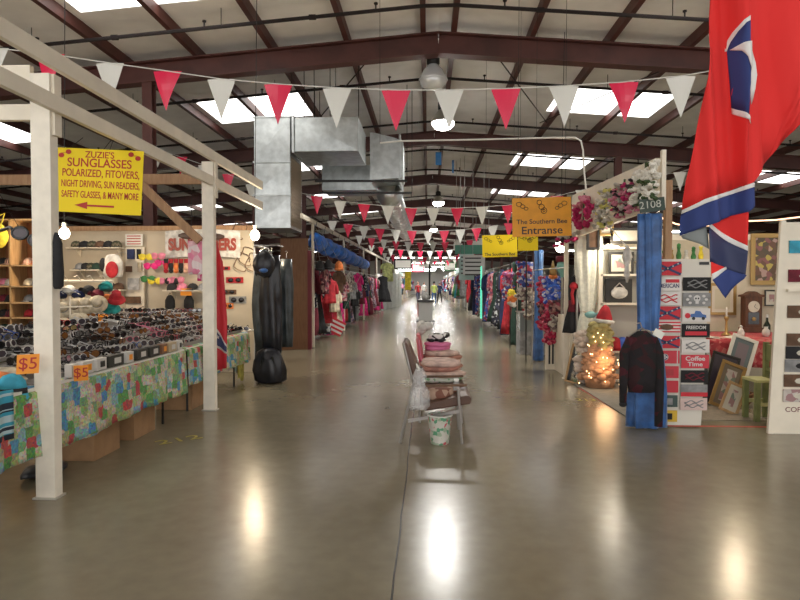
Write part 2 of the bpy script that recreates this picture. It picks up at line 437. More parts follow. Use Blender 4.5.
# bee signs on the right
def bee_sign(label, c, w_, h, m, words, strtop):
    t, c, ax, ay = sign(label, c, w_, h, m, math.radians(-1.2), lines=words, ink=BLACKINK,
        strings=[(-.4, (c[0] - w_ * .4, c[1], strtop)), (.4, (c[0] + w_ * .4, c[1], strtop))])
    f = Vector((0, -.005, 0))
    for (u, v, s) in ((-.32, .28, 1), (.32, .28, -1)):
        o = c + ax * u * w_ + ay * v * h + f
        mm = MB()
        for dx, dz, r1 in ((-.05, .03, .035), (0, .0, .03), (.045, -.03, .025)):
            mm.tube([o + ax * s * dx + ay * dz + ax * math.cos(a) * r1 + ay * math.sin(a) * r1 * .8 for a in [2 * PI * i / 10 for i in range(10)]], .0035, 4, closed=True)
        mm.build('bee_drawing', BLACKINK, t, world=True)
    mm = MB()
    o = c + ay * .26 * h + f
    for dx, dz, r1 in ((-.03, .06, .03), (0, .0, .035), (.03, -.05, .038), (.03, -.05, .015)):
        mm.tube([o + ax * dx + ay * dz + ax * math.cos(a) * r1 + ay * math.sin(a) * r1 for a in [2 * PI * i / 12 for i in range(12)]], .004, 4, closed=True)
    mm.build('bee_drawing', BLACKINK, t, world=True)
bee_sign('orange board with bee drawings reading Entranse', ((at(512.5, 198, 8) + at(571, 236, 8)) / 2), .77, .51, ORANGE,
    [('The Southern Bee', .085, 0, -.12, .66), ('Entranse', .14, 0, -.35, .53)], 6.2)
bee_sign('yellow board with bee drawings hanging beyond the orange board', ((at(482.5, 235, 12.4) + at(517, 257, 12.4)) / 2), .71, .45, YELLOW,
    [('The Southern Bee', .085, 0, -.38, .62)], 6.2)
bee_sign('smaller yellow board partly hidden below the orange board', ((at(519, 234, 10.4) + at(537, 250, 10.4)) / 2), .34, .3, YELLOW, [], 6.2)

# ================================================================== bunting
def pennant(m, p, w_, h, tilt, parent):
    m_ = MB(); n = 5
    def fn(u, v):
        ww = w_ * (1 - v) * .5; x = (u * 2 - 1) * ww
        return (p.x + x, p.y + math.sin(v * 2.4) * h * tilt + (u - .5) ** 2 * .06 * (1 - v), p.z - v * h)
    m_.grid(fn, 4, 6); m_.build('pennant', m, parent, world=True, thick=.002)
def bunting(label, Y, pts, w_, h, ends):
    allp = [ends[0]] + [(x, y) for x, y, c in pts] + [ends[1]]
    W = [at(x, y, Y) for x, y in allp]
    t = thing('pennant_bunting', label, 'bunting', (0, Y, min(v.z for v in W) - h))
    MB().tube(W, .006, 5).build('string', WHITEV, t, world=True)
    for x, y, cc in pts: pennant(RED if cc == 'r' else WHITEV, at(x, y, Y), w_, h, random.uniform(-.12, .12), t)
bunting('nearest string of large red and white triangular pennants', 6.2,
    [(-6, 48, 'w'), (50, 54, 'r'), (109, 63, 'w'), (167, 71, 'r'), (221, 79, 'w'), (278, 84, 'r'), (337, 88, 'w'), (396, 90, 'r'), (449, 90, 'w'), (506, 88.5, 'r'), (564, 86, 'w'), (624, 82, 'r'), (681, 76, 'w')],
    .30, .42, ((-70, 36), (740, 66)))
bunting('second pennant string sweeping behind the metal duct', 13.8,
    [(157, 149, 'w'), (181, 157, 'r'), (204, 165, 'w'), (228, 174, 'r'), (251, 184, 'w'), (317, 196, 'r'), (340, 201, 'w'), (364, 204, 'r'), (388, 206, 'w'), (411, 208, 'r'), (433, 208.5, 'w'), (457, 208, 'r'), (482, 207, 'w'), (508, 205, 'r'), (533, 201, 'w'), (557, 196, 'r'), (582, 190, 'w'), (606, 184, 'w'), (680, 172, 'w')],
    .29, .43, ((120, 136), (720, 160)))
ORD = ['third', 'fourth', 'fifth', 'sixth', 'seventh']
for k, (Y, z0, ph) in enumerate([(19.5, 3.25, 0), (25.5, 3.3, .2), (32, 3.3, .1), (39, 3.3, .3), (47, 3.35, 0)]):
    t = thing('pennant_bunting', ORD[k] + ' string of red and white pennants down the aisle, counted from the near end', 'bunting', (0, Y, z0 - .4))
    zz = lambda x: z0 + .035 * x * x
    MB().tube([(x * .4, Y, zz(x * .4)) for x in [-6.55] + list(range(-6, 6)) + [5.6]], .008, 5).build('string', WHITEV, t, world=True)
    for j in range(-6, 6):
        x = j * .52 + ph; pennant(RED if j % 2 else WHITEV, Vector((x, Y, zz(x))), .33, .46, random.uniform(-.1, .1), t)

# ================================================================== air duct
t = thing('air_duct', 'shiny galvanised ventilation duct with riser, elbows and round run', 'duct', (-3.3, 12.8, 2.67))
x0, x1 = at(254, 170, 12.8).x, at(290, 170, 12.8).x
z1, z0 = at(270, 116, 12.8).z, at(270, 228, 12.8).z
def duct_face(m, xa, xb, za, zb, y):   # cross-broken sheet panel: shallow pyramid
    cx, cz = (xa + xb) / 2, (za + zb) / 2
    m.add([(xa, y, za), (xb, y, za), (xb, y, zb), (xa, y, zb), (cx, y - .014, cz)], [(0, 1, 4), (1, 2, 4), (2, 3, 4), (3, 0, 4)])
m = MB().bb(x0, x1, 12.82, 14.0, z0, z1); zm = at(270, 162, 12.8).z; zq = at(270, 195, 12.8).z
for a, b in ((z0, zq), (zq, zm), (zm, z1)): duct_face(m, x0 + .01, x1 - .01, a + .02, b - .02, 12.815)
m.build('riser', STEEL, t, world=True)
m = MB()
for z in (z0 + .02, zq, zm, z1 - .02): m.bb(x0 - .02, x1 + .02, 12.78, 12.83, z - .015, z + .015)
m.build('flange', STEEL, t, world=True)
m = MB()
for k in range(22): m.box((x1 + .012, 13.4, z0 + .12 + k * .065), (.012, 1.0, .03), rot=Matrix.Rotation(.5, 3, 'Y'))
m.bb(x1 + .001, x1 + .006, 12.88, 13.92, z0 + .06, z0 + 1.55)
m.build('grille', mat('grille_paint', (.33, .27, .2), .5), t, world=True)
hx0, hx1 = at(297, 150, 12.8).x, at(358, 150, 12.8).x; hz0, hz1 = at(320, 151, 12.8).z, at(320, 117, 12.8).z
m = MB().bb(hx0 - .12, hx1, 12.82, 14.4, hz0, hz1); duct_face(m, hx0, hx1 - .01, hz0 + .01, hz1 - .01, 12.81)
m.build('cross_run', STEEL, t, world=True)
MB().bb(hx0 - .1, hx0 - .06, 12.76, 14.4, hz0 - .04, hz1 + .04).build('flange', STEEL, t, world=True)
# elbow: tall curved box
ex0, ex1 = at(370, 160, 14.6).x, at(403, 160, 14.6).x
def arc(zb, zt): return [(ex0, zb), (ex1, zb + .05), (ex1, zt - .12), (ex1 - .25, zt - .03), (ex0 + .2, zt + .06), (ex0, zt + .1)]
MB().prism(arc(at(385, 180, 14.6).z, at(385, 136, 14.6).z), 1.0, (0, 15.1, 0)).build('elbow', STEEL, t, world=True)
MB().bb(ex1 - .1, ex1 - .06, 14.55, 15.65, at(385, 183, 14.6).z, at(385, 134, 14.6).z).build('flange', STEEL, t, world=True)
m = MB().bb(at(322, 175, 15.7).x, at(402, 175, 15.7).x, 15.7, 16.8, at(360, 190, 15.7).z, at(360, 165, 15.7).z); m.build('trunk', STEEL, t, world=True)
m = MB(); yy = 15.0; P = []
m.tube([(-1.02 - .0 * k, 15.6 + k * .5, 3.88) for k in range(24)], .33, 20)
m.build('round_run', STEEL, t, world=True, smooth=True)
for k in range(12): MB().tube([(-1.02, 15.9 + k * .95, 3.88), (-1.02, 15.93 + k * .95, 3.88)], .338, 20).build('spiral_seam', STEEL, t, world=True)
m = MB()
for k in range(11): m.ell((-.80, 16.4 + k * .95, 3.68), (.06, .1, .06), 8, 4)
m.build('outlet', mat('outlet_white', (.7, .7, .68), .4), t, world=True)
for x in (at(291, 50, 13).x, at(304, 50, 13).x, at(314, 50, 13).x, at(330, 50, 13).x, -2.0, -1.5): MB().tube([(x, 13, 5.0), (x, 13, 6.4)], .009, 5).build('hanger_rod', PIPEM, t, world=True)
for (xa, xb, py, Y) in ((315, 407, 181, 14.5), (320, 412, 193, 14.9)):
    a, b = at(xa, py, Y), at(xb, py, Y); MB().bar(a, b, .05, .05).build('support_rail', BLACKM, t, world=True)
    for q in (a, b): MB().tube([q, (q.x, q.y, 6.3)], .008, 5).build('hanger_rod', PIPEM, t, world=True)

# ================================================================== high bay lamps
LAMPG = mat('lamp_glow', (1, .97, .9), emit=45)
def high_bay(x, y, z, lit, label):
    t = thing('high_bay_lamp', label, 'lamp', (x, y, z))
    rfl = MB().lathe([(.30, 0), (.29, .03), (.20, .2), (.11, .3), (.10, .31)], 18, (0, 0, 0)).build('reflector', mat('lamp_glass', (.75, .78, .8), .25, metal=.3) if not lit else CHROME, t, smooth=True)
    MB().lathe([(.10, .31), (.13, .33), (.13, .5), (.07, .55)], 14).build('ballast', BLACKM, t, smooth=True)
    MB().tube([(0, 0, .54), (0, 0, 6.6 - z - .3)], .012, 6).build('hook', BLACKM, t)
    MB().ell((0, 0, -.02), (.28, .28, .17), 16, 8).build('diffuser', LAMPG if lit else mat('lamp_glass', (.75, .78, .8), .25), rfl, smooth=True)
    if lit:
        l = bpy.data.lights.new('lamp_light', 'SPOT'); l.energy = 1400; l.color = (1, .97, .92); l.shadow_soft_size = .2; l.spot_size = math.radians(150); l.spot_blend = .5
        q = bpy.data.objects.new('lamp_light', l); C.objects.link(q); q.location = (x, y, z - .2)
high_bay(.37, 15.1, 5.55, True, 'nearest lit high bay lamp glowing under the ridge')
high_bay(.10, 12.3, 5.65, False, 'unlit high bay lamp hanging under the nearest ridge beam')
high_bay(.5, 29.6, 5.55, True, 'second lit high bay lamp under the ridge')
high_bay(.4, 44, 5.55, True, 'third lit high bay lamp farther under the ridge')
high_bay(.4, 59, 5.55, True, 'farthest lit high bay lamp under the ridge')
# tube fixtures far down the hall
TUBE = mat('tube_glow', (.95, 1, .96), emit=14)
for k, (x, y) in enumerate([(-1.6, 50), (1.6, 50), (-1.6, 62), (1.6, 62), (-1.6, 74), (1.6, 74), (0, 84), (-3, 84), (3, 84), (0, 94), (-3.5, 94), (3.5, 94), (-9.5, 24), (-12, 33), (9.5, 26), (-8.5, 40), (10, 40)]):
    t = thing('tube_light_fixture', 'long glowing fluorescent tube fixture hung above the far stalls', 'light', (x, y, 3.75), group='fluorescent fixtures far down the hall')
    MB().bb(-1.2, 1.2, -.08, .08, .04, .11).build('housing', WHITEV, t)
    MB().tube([(-1.15, 0, .0), (1.15, 0, 0)], .035, 8).build('tube', TUBE, t)
    if y > 45 and abs(x) < 2:
        l = bpy.data.lights.new('tube_light', 'AREA'); l.energy = 190; l.shape = 'RECTANGLE'; l.size = 2.2; l.size_y = .15
        q = bpy.data.objects.new('tube_light', l); C.objects.link(q); q.location = (x, y, 3.68)
    for s in (-1, 1): MB().tube([(s, 0, .1), (s, 0, zr(x + s) - 3.75)], .006, 4).build('cord', PIPEM, t)

# bare bulbs of the stalls
def bulb(loc, power, label, col=(1, .80, .55), big=1.35):
    t = thing('light_bulb', label, 'light bulb', loc)
    MB().ell((0, 0, -.03), (.055 * big, .055 * big, .065 * big), 14, 8).build('glass', mat('bulb_glow', (1, .88, .68), emit=14), t, smooth=True)
    MB().lathe([(.03, .05), (.03, .12), (.015, .13)], 10).build('socket', WHITEV, t)
    MB().tube([(0, 0, .12), (0, .0, .3), (.05, .02, zr(loc[0]) - loc[2] - .1)], .006, 5).build('cord', BLACKM, t)
    point('bulb_light', (loc[0], loc[1] - .1, loc[2] - .08), power, col, .07)
for (l, p), lab in zip(BULBS, ['bare glowing bulb above the hanging black coats', 'bare glowing bulb inside the sunglasses stall behind the near post', 'bright bulb behind the orange bee board', 'small bright bulb in the picture stall beside the big flag']):
    bulb(l, p, lab, big=2.0 if 'orange bee' in lab else 1.35)

t = thing('hanging_cable', 'thin pale cable strung across the aisle and dropping to the header board', 'cable', (.5, 8.4, 3.4))
MB().tube([at(x, y, 8.45) for x, y in ((380, 143), (400, 141), (480, 139.5), (560, 137.5), (575, 137.5), (581, 141), (583, 150), (584, 170), (586, 189))], .012, 6).build('cord_run', WHITEV, t, world=True)
MB().tube([at(380, 143, 8.45), (at(380, 143, 8.45).x, 8.45, 6.4)], .003, 4).build('drop_wire', PIPEM, t, world=True)
for k, (a, b) in enumerate(((( 1.2, 12.0, 6.2), (3.4, 17.5, 6.15)), ((5.2, 12.0, 5.95), (3.2, 17.5, 6.15)), ((-1.0, 12.0, 6.2), (-3.4, 17.5, 6.1)))):
    tag(MB().bar(a, b, .02, .02).build('brace_rod', PIPEM), 'thin slanting brace rod under the roof, %s one from the near ridge' % ['first', 'second', 'third', 'fourth'][k], 'brace rod')
for k, (px, py) in enumerate(((438.5, 152), (453, 160))):
    q = at(px, py, 21); t = thing('blue_streamer', ['wide', 'narrow'][k] + ' blue paper streamer hanging under the ridge beam', 'streamer', (q.x, 21, q.z - .45)); ww = .1 if k == 0 else .03
    MB().grid(lambda u, v: (-ww + 2 * ww * u, .02 * math.sin(v * 9), v * .45), 3, 8).build('ribbon', mat('streamer_blue', (.05, .25, .6), .5), t, thick=.004); MB().tube([(0, 0, .45), (0, 0, 6.4 - q.z + .45)], .004, 4).build('cord', CHROME, t)

# ================================================================== sunglasses stall: tables and stock
def fabric(name, col, var=.25, sc=9): return mat('cloth_' + name, col, .85, var=var, vscale=sc, bump=.25, bscale=30)
PATCH = palette_mat('patchwork_cloth', [(.16, .40, .12), (.52, .60, .28), (.12, .36, .58), (.68, .64, .46), (.60, .10, .10), (.26, .46, .24), (.32, .55, .60), (.75, .72, .60), (.38, .52, .20), (.62, .60, .45), (.50, .45, .25)], 12.5, .8, metric='CHEBYCHEV', rand=.65, stripes=5)
TX, TY0, TY1 = -2.74, 2.9, 6.62
def table(label, x0, x1, y0, y1, z=.78):
    t = thing('folding_table', label, 'table', ((x0 + x1) / 2, (y0 + y1) / 2, 0))
    MB().bb(x0, x1, y0, y1, z - .03, z).build('tabletop', WHITEV, t, world=True)
    for x in (x0 + .12, x1 - .12):
        for y in (y0 + .3, y1 - .3): MB().tube([(x, y, 0), (x, y, z - .03)], .014, 6).build('leg', BLACKM, t, world=True)
    return t
def skirt_cloth(label, x0, x1, y0, y1, z, hem, mtl, ends=True, amp=.018):
    """cloth over a table: flat top, front fall along the aisle side (x1) with soft folds"""
    m = MB(); n = int((y1 - y0) / .04)
    def fn(u, v):
        y = y0 + u * (y1 - y0)
        if v < .3: return (x0 + (x1 - x0) * v / .3, y, z + .004)
        q = (v - .3) / .7; fold = math.sin(y * 11) + .6 * math.sin(y * 23 + 1)
        return (x1 + .012 + q * (.03 + amp * fold), y, z + .004 - q * (z - hem + .012 * math.sin(y * 3.1)))
    m.grid(fn, n, 14)
    if ends:
        for ye in (y0, y1):
            s_ = 1 if ye == y1 else -1
            def fe(u, v): x = x0 + u * (x1 - x0); return (x, ye + s_ * (.008 + v * .02 * (1 + math.sin(x * 14))), z + .004 - v * (z - hem))
            m.grid(fe, 20, 8)
    o = m.build('tablecloth', mtl, smooth=True, thick=.003); return tag(o, label, 'tablecloth')
table('folding table under the near patchwork cloth beside the aisle', -3.66, TX, TY0, TY1)
table('folding table under the farther patchwork cloth beyond the post', -3.66, TX, TY1 + .06, 9.0)
skirt_cloth('near long patchwork tablecloth in green, blue and red squares', -3.66, TX, TY0, TY1, .785, .30, PATCH)
skirt_cloth('farther patchwork tablecloth with higher hem, behind the far post', -3.66, TX + .01, TY1 + .03, 9.0, .785, .36, PATCH)
for y, w_, h, lab in ((3.55, .5, .27, 'cardboard box under the table nearest the camera side'), (4.9, .0, .0, ''), (5.15, .42, .29, 'cardboard box under the middle of the patchwork table'), (5.85, .45, .27, 'cardboard box under the patchwork table, before the dark gap'), (7.35, .62, .30, 'wide cardboard box under the farther patchwork table')):
    if not w_: continue
    t = thing('cardboard_box', lab, 'box', (-3.05, y, 0))
    MB().bb(-.22, .22, -w_ / 2, w_ / 2, 0, h).build('carton', CARD, t, bevel=.004)
    for s in (-1, 1): MB().box((0, s * w_ * .27, h + .004), (.43, w_ * .48, .005), rot=Matrix.Rotation(s * .04, 3, 'X')).build('flap', CARD, t)
t = MB()
t.ell((-3.02, 4.55, .05), (.14, .2, .05), 10, 5, noise=.12); tag(t.build('bag', mat('black_bag', (.02, .02, .025), .4), smooth=True), 'crumpled black bag on the floor under the patchwork table', 'bag')

# sunglasses
def sunglasses_proto(fm, lm):
    m = MB()
    for s in (-1, 1):
        pts = [(math.cos(a) * .029, math.sin(a) * .021 + (.004 if math.sin(a) > 0 else 0)) for a in [2 * PI * i / 10 for i in range(10)]]
        o = (s * .034, 0, .024)
        m.prism(pts, .004, o, m=1)
        m.tube([(s * .034 + x, 0, .024 + z) for x, z in pts], .0035, 4, closed=True)
        m.bar((s * .064, 0, .034), (s * .068, .13, .030), .003, .008)
        m.bar((s * .068, .13, .030), (s * .068, .145, .008), .003, .008)
    m.bar((-.008, 0, .032), (.008, 0, .032), .004, .006)
    me = m.build('sunglasses', [fm, lm]); d = me.data; bpy.data.objects.remove(me); return d
fr = {'black': (.012, .012, .014), 'brown': (.09, .035, .015), 'white': (.6, .58, .55), 'silver': (.5, .5, .5), 'pink': (.5, .12, .18), 'red': (.35, .02, .03), 'blue': (.03, .08, .3)}
lens = {'dark': GLASSD, 'amber': mat('amber_lens', (.20, .08, .02), .08), 'mirror': mat('mirror_lens', (.5, .5, .52), .05, metal=1), 'smoke': mat('smoke_lens', (.06, .05, .06), .06)}
SG = {}
for fk, lk in [('black', 'dark'), ('black', 'mirror'), ('brown', 'amber'), ('white', 'smoke'), ('silver', 'smoke'), ('pink', 'smoke'), ('red', 'dark'), ('blue', 'mirror')]:
    SG[(fk, lk)] = sunglasses_proto(mat('frame_' + fk, fr[fk], .25), lens[lk])
SGK = list(SG)
def put_glasses(loc, rz, zone, weights, tilt=0):
    k = random.choices(SGK, weights)[0]
    o = bpy.data.objects.new('sunglasses', SG[k]); C.objects.link(o); o.location = loc; o.rotation_euler = (random.uniform(-.25, .35), random.uniform(-.08, .08), rz); _s = random.uniform(1.15, 1.4); o.scale = (_s, _s, _s)
    lab = '%s framed sunglasses with %s lenses %s' % (k[0], k[1], zone)
    tag(o, lab, 'sunglasses', '%s sunglasses %s' % (k[0] + ' ' + k[1], zone))
# stepped display trays on the table, facing the aisle
TRAY = mat('white_tray', (.26, .24, .22), .5)
NST, STP, RISE = 7, .155, .045
def tray(y0, y1, label):
    t = thing('stepped_tray', label, 'display tray', (-3.25, (y0 + y1) / 2, .79))
    m = MB(); xf = TX - .07
    for k in range(NST): m.bb(xf - STP * (k + 1), xf - STP * k, y0, y1, .79, .80 + RISE * k)
    m.build('steps', TRAY, t, world=True)
    MB().bb(xf + .002, xf + .01, y0, y1, .79, .83).build('front_lip', TRAY, t, world=True)
ty = [(4.35, 5.05), (5.1, 5.9), (5.95, 6.55), (6.75, 7.75), (7.8, 8.9)]
zn = ['nearest', 'second', 'third', 'fourth', 'fifth']
zones = ['on the nearest stepped tray', 'on the second stepped tray', 'on the third stepped tray', 'on the tray just past the post', 'on the farthest stepped tray']
wts = [[5, 4, 1, 5, 4, 0, 0, 1], [6, 5, 2, 4, 4, 0, 0, 1], [5, 3, 2, 4, 3, 3, 2, 1], [4, 2, 3, 4, 3, 3, 1, 0], [3, 1, 5, 3, 4, 1, 1, 0]]
for i, (a, b) in enumerate(ty):
    tray(a, b, 'white stepped display tray full of sunglasses, %s from the near post' % zn[i])
    n = int((b - a) / .155)
    for k in range(NST):
        for j in range(n):
            put_glasses((TX - .07 - STP * k - .03 + random.uniform(-.01, .01), a + .08 + j * (b - a - .1) / max(1, n - 1) + random.uniform(-.012, .012), .801 + RISE * k), PI / 2 + random.uniform(-.6, .3), zones[i], wts[i])
# back counter with tiered tray, facing the camera
t = thing('back_counter', 'cream counter along the back wall under the shelves', 'counter', (-5.2, 9.8, 0))
MB().bb(-6.6, -3.75, 9.45, 10.15, .85, .88).build('worktop', WHITEP, t, world=True)
MB().bb(-6.6, -3.75, 9.5, 9.53, 0, .85).build('front_panel', CREAM, t, world=True)
t = thing('stepped_tray', 'stepped tray of tan and dark sunglasses on the back counter', 'display tray', (-4.9, 9.8, .88))
m = MB()
for k in range(3): m.bb(-6.2, -3.8, 9.55 + .17 * k, 9.72 + .17 * k, .88, .90 + .07 * k)
m.build('steps', TRAY, t, world=True)
for k in range(3):
    for j in range(15): put_glasses((-6.1 + j * .158, 9.6 + .17 * k, .901 + .07 * k), random.uniform(-.2, .2), 'on the back counter tray', [4, 1, 6, 2, 3, 1, 1, 0])
# cartons along the front edge
ed = [(4.50, .10, 'white'), (4.68, .16, 'white'), (4.88, .16, 'white'), (5.12, .26, 'black'), (5.36, .14, 'white'), (5.60, .22, 'black'), (5.86, .22, 'black'), (6.08, .14, 'brown'), (6.28, .2, 'tan'), (6.47, .12, 'white')]
cm = {'white': mat('white_carton', (.6, .58, .55), .6), 'black': mat('black_carton', (.025, .025, .02), .5), 'brown': mat('brown_carton', (.22, .1, .05), .6), 'tan': mat('tan_carton', (.45, .35, .22), .6)}
for i, (y, L, c_) in enumerate(ed):
    t = thing('glasses_carton', '%s sunglasses carton at the table edge, %s along from the near post' % (c_, ['first', 'second', 'third', 'fourth', 'fifth', 'sixth', 'seventh', 'eighth', 'ninth', 'tenth'][i]), 'box', (TX - .012, y, .79))
    MB().bb(-.03, .03, -L / 2 + .006, L / 2 - .006, 0, .10).build('carton', cm[c_], t, bevel=.003)
    MB().bb(.0305, .032, -L * .15, L * .28, .025, .075).build('label_patch', cm['white' if c_ != 'white' else 'black'] if i % 3 != 1 else PRICE, t)
# price cards
def price(label, o, ax, ay, w_, h, txt='$5'):
    o = Vector(o); ax = Vector(ax).normalized(); ay = Vector(ay).normalized(); t = thing('price_card', label, 'price card', o)
    MB().prism([(-w_ / 2, -h / 2), (w_ / 2, -h / 2), (w_ / 2, h / 2), (-w_ / 2, h / 2)], .003, o, ax, ay).build('card', PRICE, t, world=True)
    if txt: text(txt, h * .85, o + ax.cross(ay) * .003, ax, ay, REDINK, t, bold=.0005)
dia = (.45, 1, .0)
price('orange five dollar card hanging over the cloth just right of the near post', at(81, 373, 4.45), (.75, .65, 0), (0, 0, 1), .10, .12)
price('orange five dollar card above the blue knit cap', at(28, 364, 3.9), (.8, .55, 0), (0, .1, 1), .13, .13)
price('blank orange card on the back counter under the caps', at(128, 319, 9.49), X3, Z3, .17, .1, '')
price('blank orange card in front of the coloured hats', at(103, 318, 9.3), X3, Z3, .15, .12, '')
price('small orange card under the shelf with the black pouches', at(186, 292, 9.9), X3, Z3, .19, .12, '')

# ---------------------------------------------------------------- caps, hats
KC = []
def dome(m, r, h, n=14, mi=0):
    m.lathe([(r, 0), (r * .99, h * .35), (r * .82, h * .72), (r * .45, h * .96), (.01, h)], n, m=mi)
def cap(name_cols, label, loc, rot=(0, 0, 0), group=None):
    a, b = name_cols; t = thing('baseball_cap', label, 'cap', loc, group=group); t.rotation_euler = rot
    m = MB(); dome(m, .09, .115); KC.append(m.build('crown', a, t, smooth=True))
    m = MB(); m.grid(lambda u, v: (math.sin((u - .5) * 2.4) * (.085 + .0 * v), -.06 - v * .085 * math.cos((u - .5) * 2.2), .012 - .02 * v - .03 * (2 * u - 1) ** 2 + .02), 10, 4)
    m.build('brim', b, t, smooth=True, thick=.004)
    cr = KC[-1]; MB().ell((0, 0, .115), (.008, .008, .006), 6, 4).build('button', b, cr)
    return t
def bucket_hat(mt, label, loc, rot, group=None, band=None):
    t = thing('brimmed_hat', label, 'hat', loc, group=group); t.rotation_euler = rot; t.scale = (.82, .82, .9)
    MB().lathe([(.088, .0), (.082, .06), (.072, .095), (.03, .105), (.01, .106)], 16).build('crown', mt, t, smooth=True)
    MB().lathe([(.086, .006), (.13, -.025), (.165, -.05), (.163, -.055), (.128, -.03), (.084, 0)], 16).build('brim', mt, t, smooth=True)
    MB().lathe([(.0895, .004), (.087, .026)], 16).build('band', band or mt, t, smooth=True)
    return t
def fab(n, c_): return fabric(n, c_)
BLK = fab('black', (.018, .018, .02)); NAV = fab('navy', (.02, .03, .09)); REDF = fab('red', (.42, .02, .03)); CAMO = palette_mat('camo', [(.05, .06, .03), (.10, .09, .05), (.03, .03, .02), (.16, .13, .09)], 30, .9, metric='EUCLIDEAN', rand=1)
BEI = fab('beige', (.52, .45, .33)); WHT = fab('white', (.62, .6, .56)); ORG = fab('orange', (.75, .22, .06)); PEA = fab('peach', (.75, .45, .32)); TEAL = fab('teal', (.02, .30, .30)); GRN = fab('green', (.05, .2, .06)); BRN = fab('brown', (.13, .07, .04)); GRY = fab('grey', (.25, .25, .25)); PNK = fab('pink', (.70, .22, .32)); YEL = fab('yellow', (.78, .62, .05)); MAR = fab('maroon', (.16, .015, .03)); SKY = fab('sky', (.05, .35, .5)); CREAMF = fab('cream', (.6, .5, .36)); DKG = fab('dark_green', (.02, .05, .035)); HPK = fab('hot_pink', (.75, .03, .22))
def plank(label, x0, x1, y0, y1, z, m=WHITEP, br=True):
    t = thing('wall_shelf', label, 'shelf', ((x0 + x1) / 2, y1, z - .02))
    MB().bb(x0, x1, y0, y1, z - .02, z).build('board', m, t, world=True)
    if br:
        for x in (x0 + .1, x1 - .1): MB().prism([(0, 0), (-.16, 0), (0, -.14)], .015, (x, y1, z - .02), Y3, Z3).build('bracket', m, t, world=True)
def pxs(x, z, Y): return at(x, 285, Y).x
sh = [('upper shelf of dark caps on the back wall', 68, 121, 247.5, [CAMO, BLK, CAMO, BRN, BLK, CAMO]), ('short shelf of small caps below the upper cap shelf', 72, 101, 269.5, [GRY, BLK, CAMO, DKG]),
      ('low shelf with black caps behind the white hats rack', 95, 123, 289.5, [BLK, BLK, BRN]), ('long shelf with black and pink pouches beside the towel', 164, 208, 290, [BLK, PNK, BLK, GRY])]
ordn = ['first', 'second', 'third', 'fourth', 'fifth', 'sixth', 'seventh', 'eighth']
for i, (lab, a, b, y, cs) in enumerate(sh):
    p, q = at(a, y, 9.95), at(b, y, 9.95); plank(lab, p.x, q.x, 9.88, 10.16, p.z)
    for j, mt in enumerate(cs):
        x = p.x + .12 + j * (q.x - p.x - .22) / max(1, len(cs) - 1)
        cap((mt, mt), '%s dark cap from the cubby end on the %s' % (ordn[j], lab.split(' of ')[0].split(' with ')[0] + (' below the top one' if i == 1 else ' behind the hats' if i == 2 else ' beside the towel' if i == 3 else ' of the back wall')), (x, 10.0, p.z), (0, 0, random.uniform(-.5, .5)))
# big striped knit cap on the wall
t = thing('knit_hat', 'white, black and red winter hat hanging on the back wall below the upper shelf', 'hat', at(113, 277, 9.7))
p = at(113, 277, 9.7)
MB().lathe([(.16, -.0), (.18, .12), (.17, .25), (.10, .36), (.02, .38)], 16, sy=.45).build('hood', WHT, t, smooth=True)
MB().ell((.02, -.07, .12), (.11, .035, .14), 12, 8).build('face_opening', REDF, t, smooth=True)
MB().ell((-.15, -.03, .2), (.06, .05, .12), 10, 6).build('side_flap', BLK, t, smooth=True)
MB().tube([(0, .0, .37), (0, .3, .42), (0, .44, .42)], .006, 5).build('hook', CHROME, t)

# hat rack: rail with caps and brimmed hats
rk = thing('hat_rack', 'white rail rack holding caps and beige brimmed hats', 'rack', (-5.1, 8.6, 0))
rx0, rx1, rz = at(62, 281, 8.6).x, at(113, 281, 8.6).x, at(80, 281, 8.6).z
MB().tube([(rx0, 8.6, rz), (rx1, 8.6, rz)], .018, 8).build('rail', WHITEP, rk, world=True)
for x in (rx0 + .02, rx1 - .02):
    MB().tube([(x, 8.6, 0), (x, 8.6, rz)], .016, 8).build('upright', WHITEP, rk, world=True)
    MB().bar((x, 8.4, .012), (x, 8.8, .012), .03, .024).build('foot', WHITEP, rk, world=True)
for k in range(4):
    x = rx0 + .1 + k * (rx1 - rx0 - .2) / 3; MB().tube([(x, 8.6, rz), (x, 8.5, rz + .08), (x, 8.42, rz + .06)], .008, 5).build('hook', WHITEP, rk, world=True)
hl = [(60, 296, NAV, 'navy cap'), (69, 293, WHT, 'white-grey cap'), (78, 297, NAV, 'blue cap'), (88, 293, BLK, 'black cap'), (97, 297, MAR, 'maroon cap'), (106, 289, TEAL, 'teal cap')]
for x, y, mt, lab in hl: cap((mt, WHT if mt is NAV else mt), lab + ' hung from the white rail rack', at(x, y, 8.42), (-.5, 0, random.uniform(-.3, .3)))
bl = [(64, 308, 'first'), (75, 305, 'second'), (86, 304, 'third'), (97, 303, 'fourth')]
for k, (x, y, n_) in enumerate(bl): bucket_hat(BEI, 'beige brimmed hat, %s along the row under the rail rack' % n_, at(x, y, 8.2), (1.15, random.uniform(-.5, .5), .2), band=[GRY, BRN, CREAMF, GRY][k])
bl2 = [(60, 325, BEI, 'first'), (77, 320, BEI, 'second')]
for x, y, mt, n_ in bl2: bucket_hat(mt, 'large beige hat, %s in the lower row over the sunglasses' % n_, at(x, y, 7.6), (1.0, .2, 0), band=GRY)
for x, y, mt, lab in ((106, 301, ORG, 'orange-red'), (111, 306, TEAL, 'deep teal'), (116, 297, REDF, 'bright red')): bucket_hat(mt, lab + ' hat piled at the end of the hats rack', at(x, y, 8.5), (.5, .4, 0))
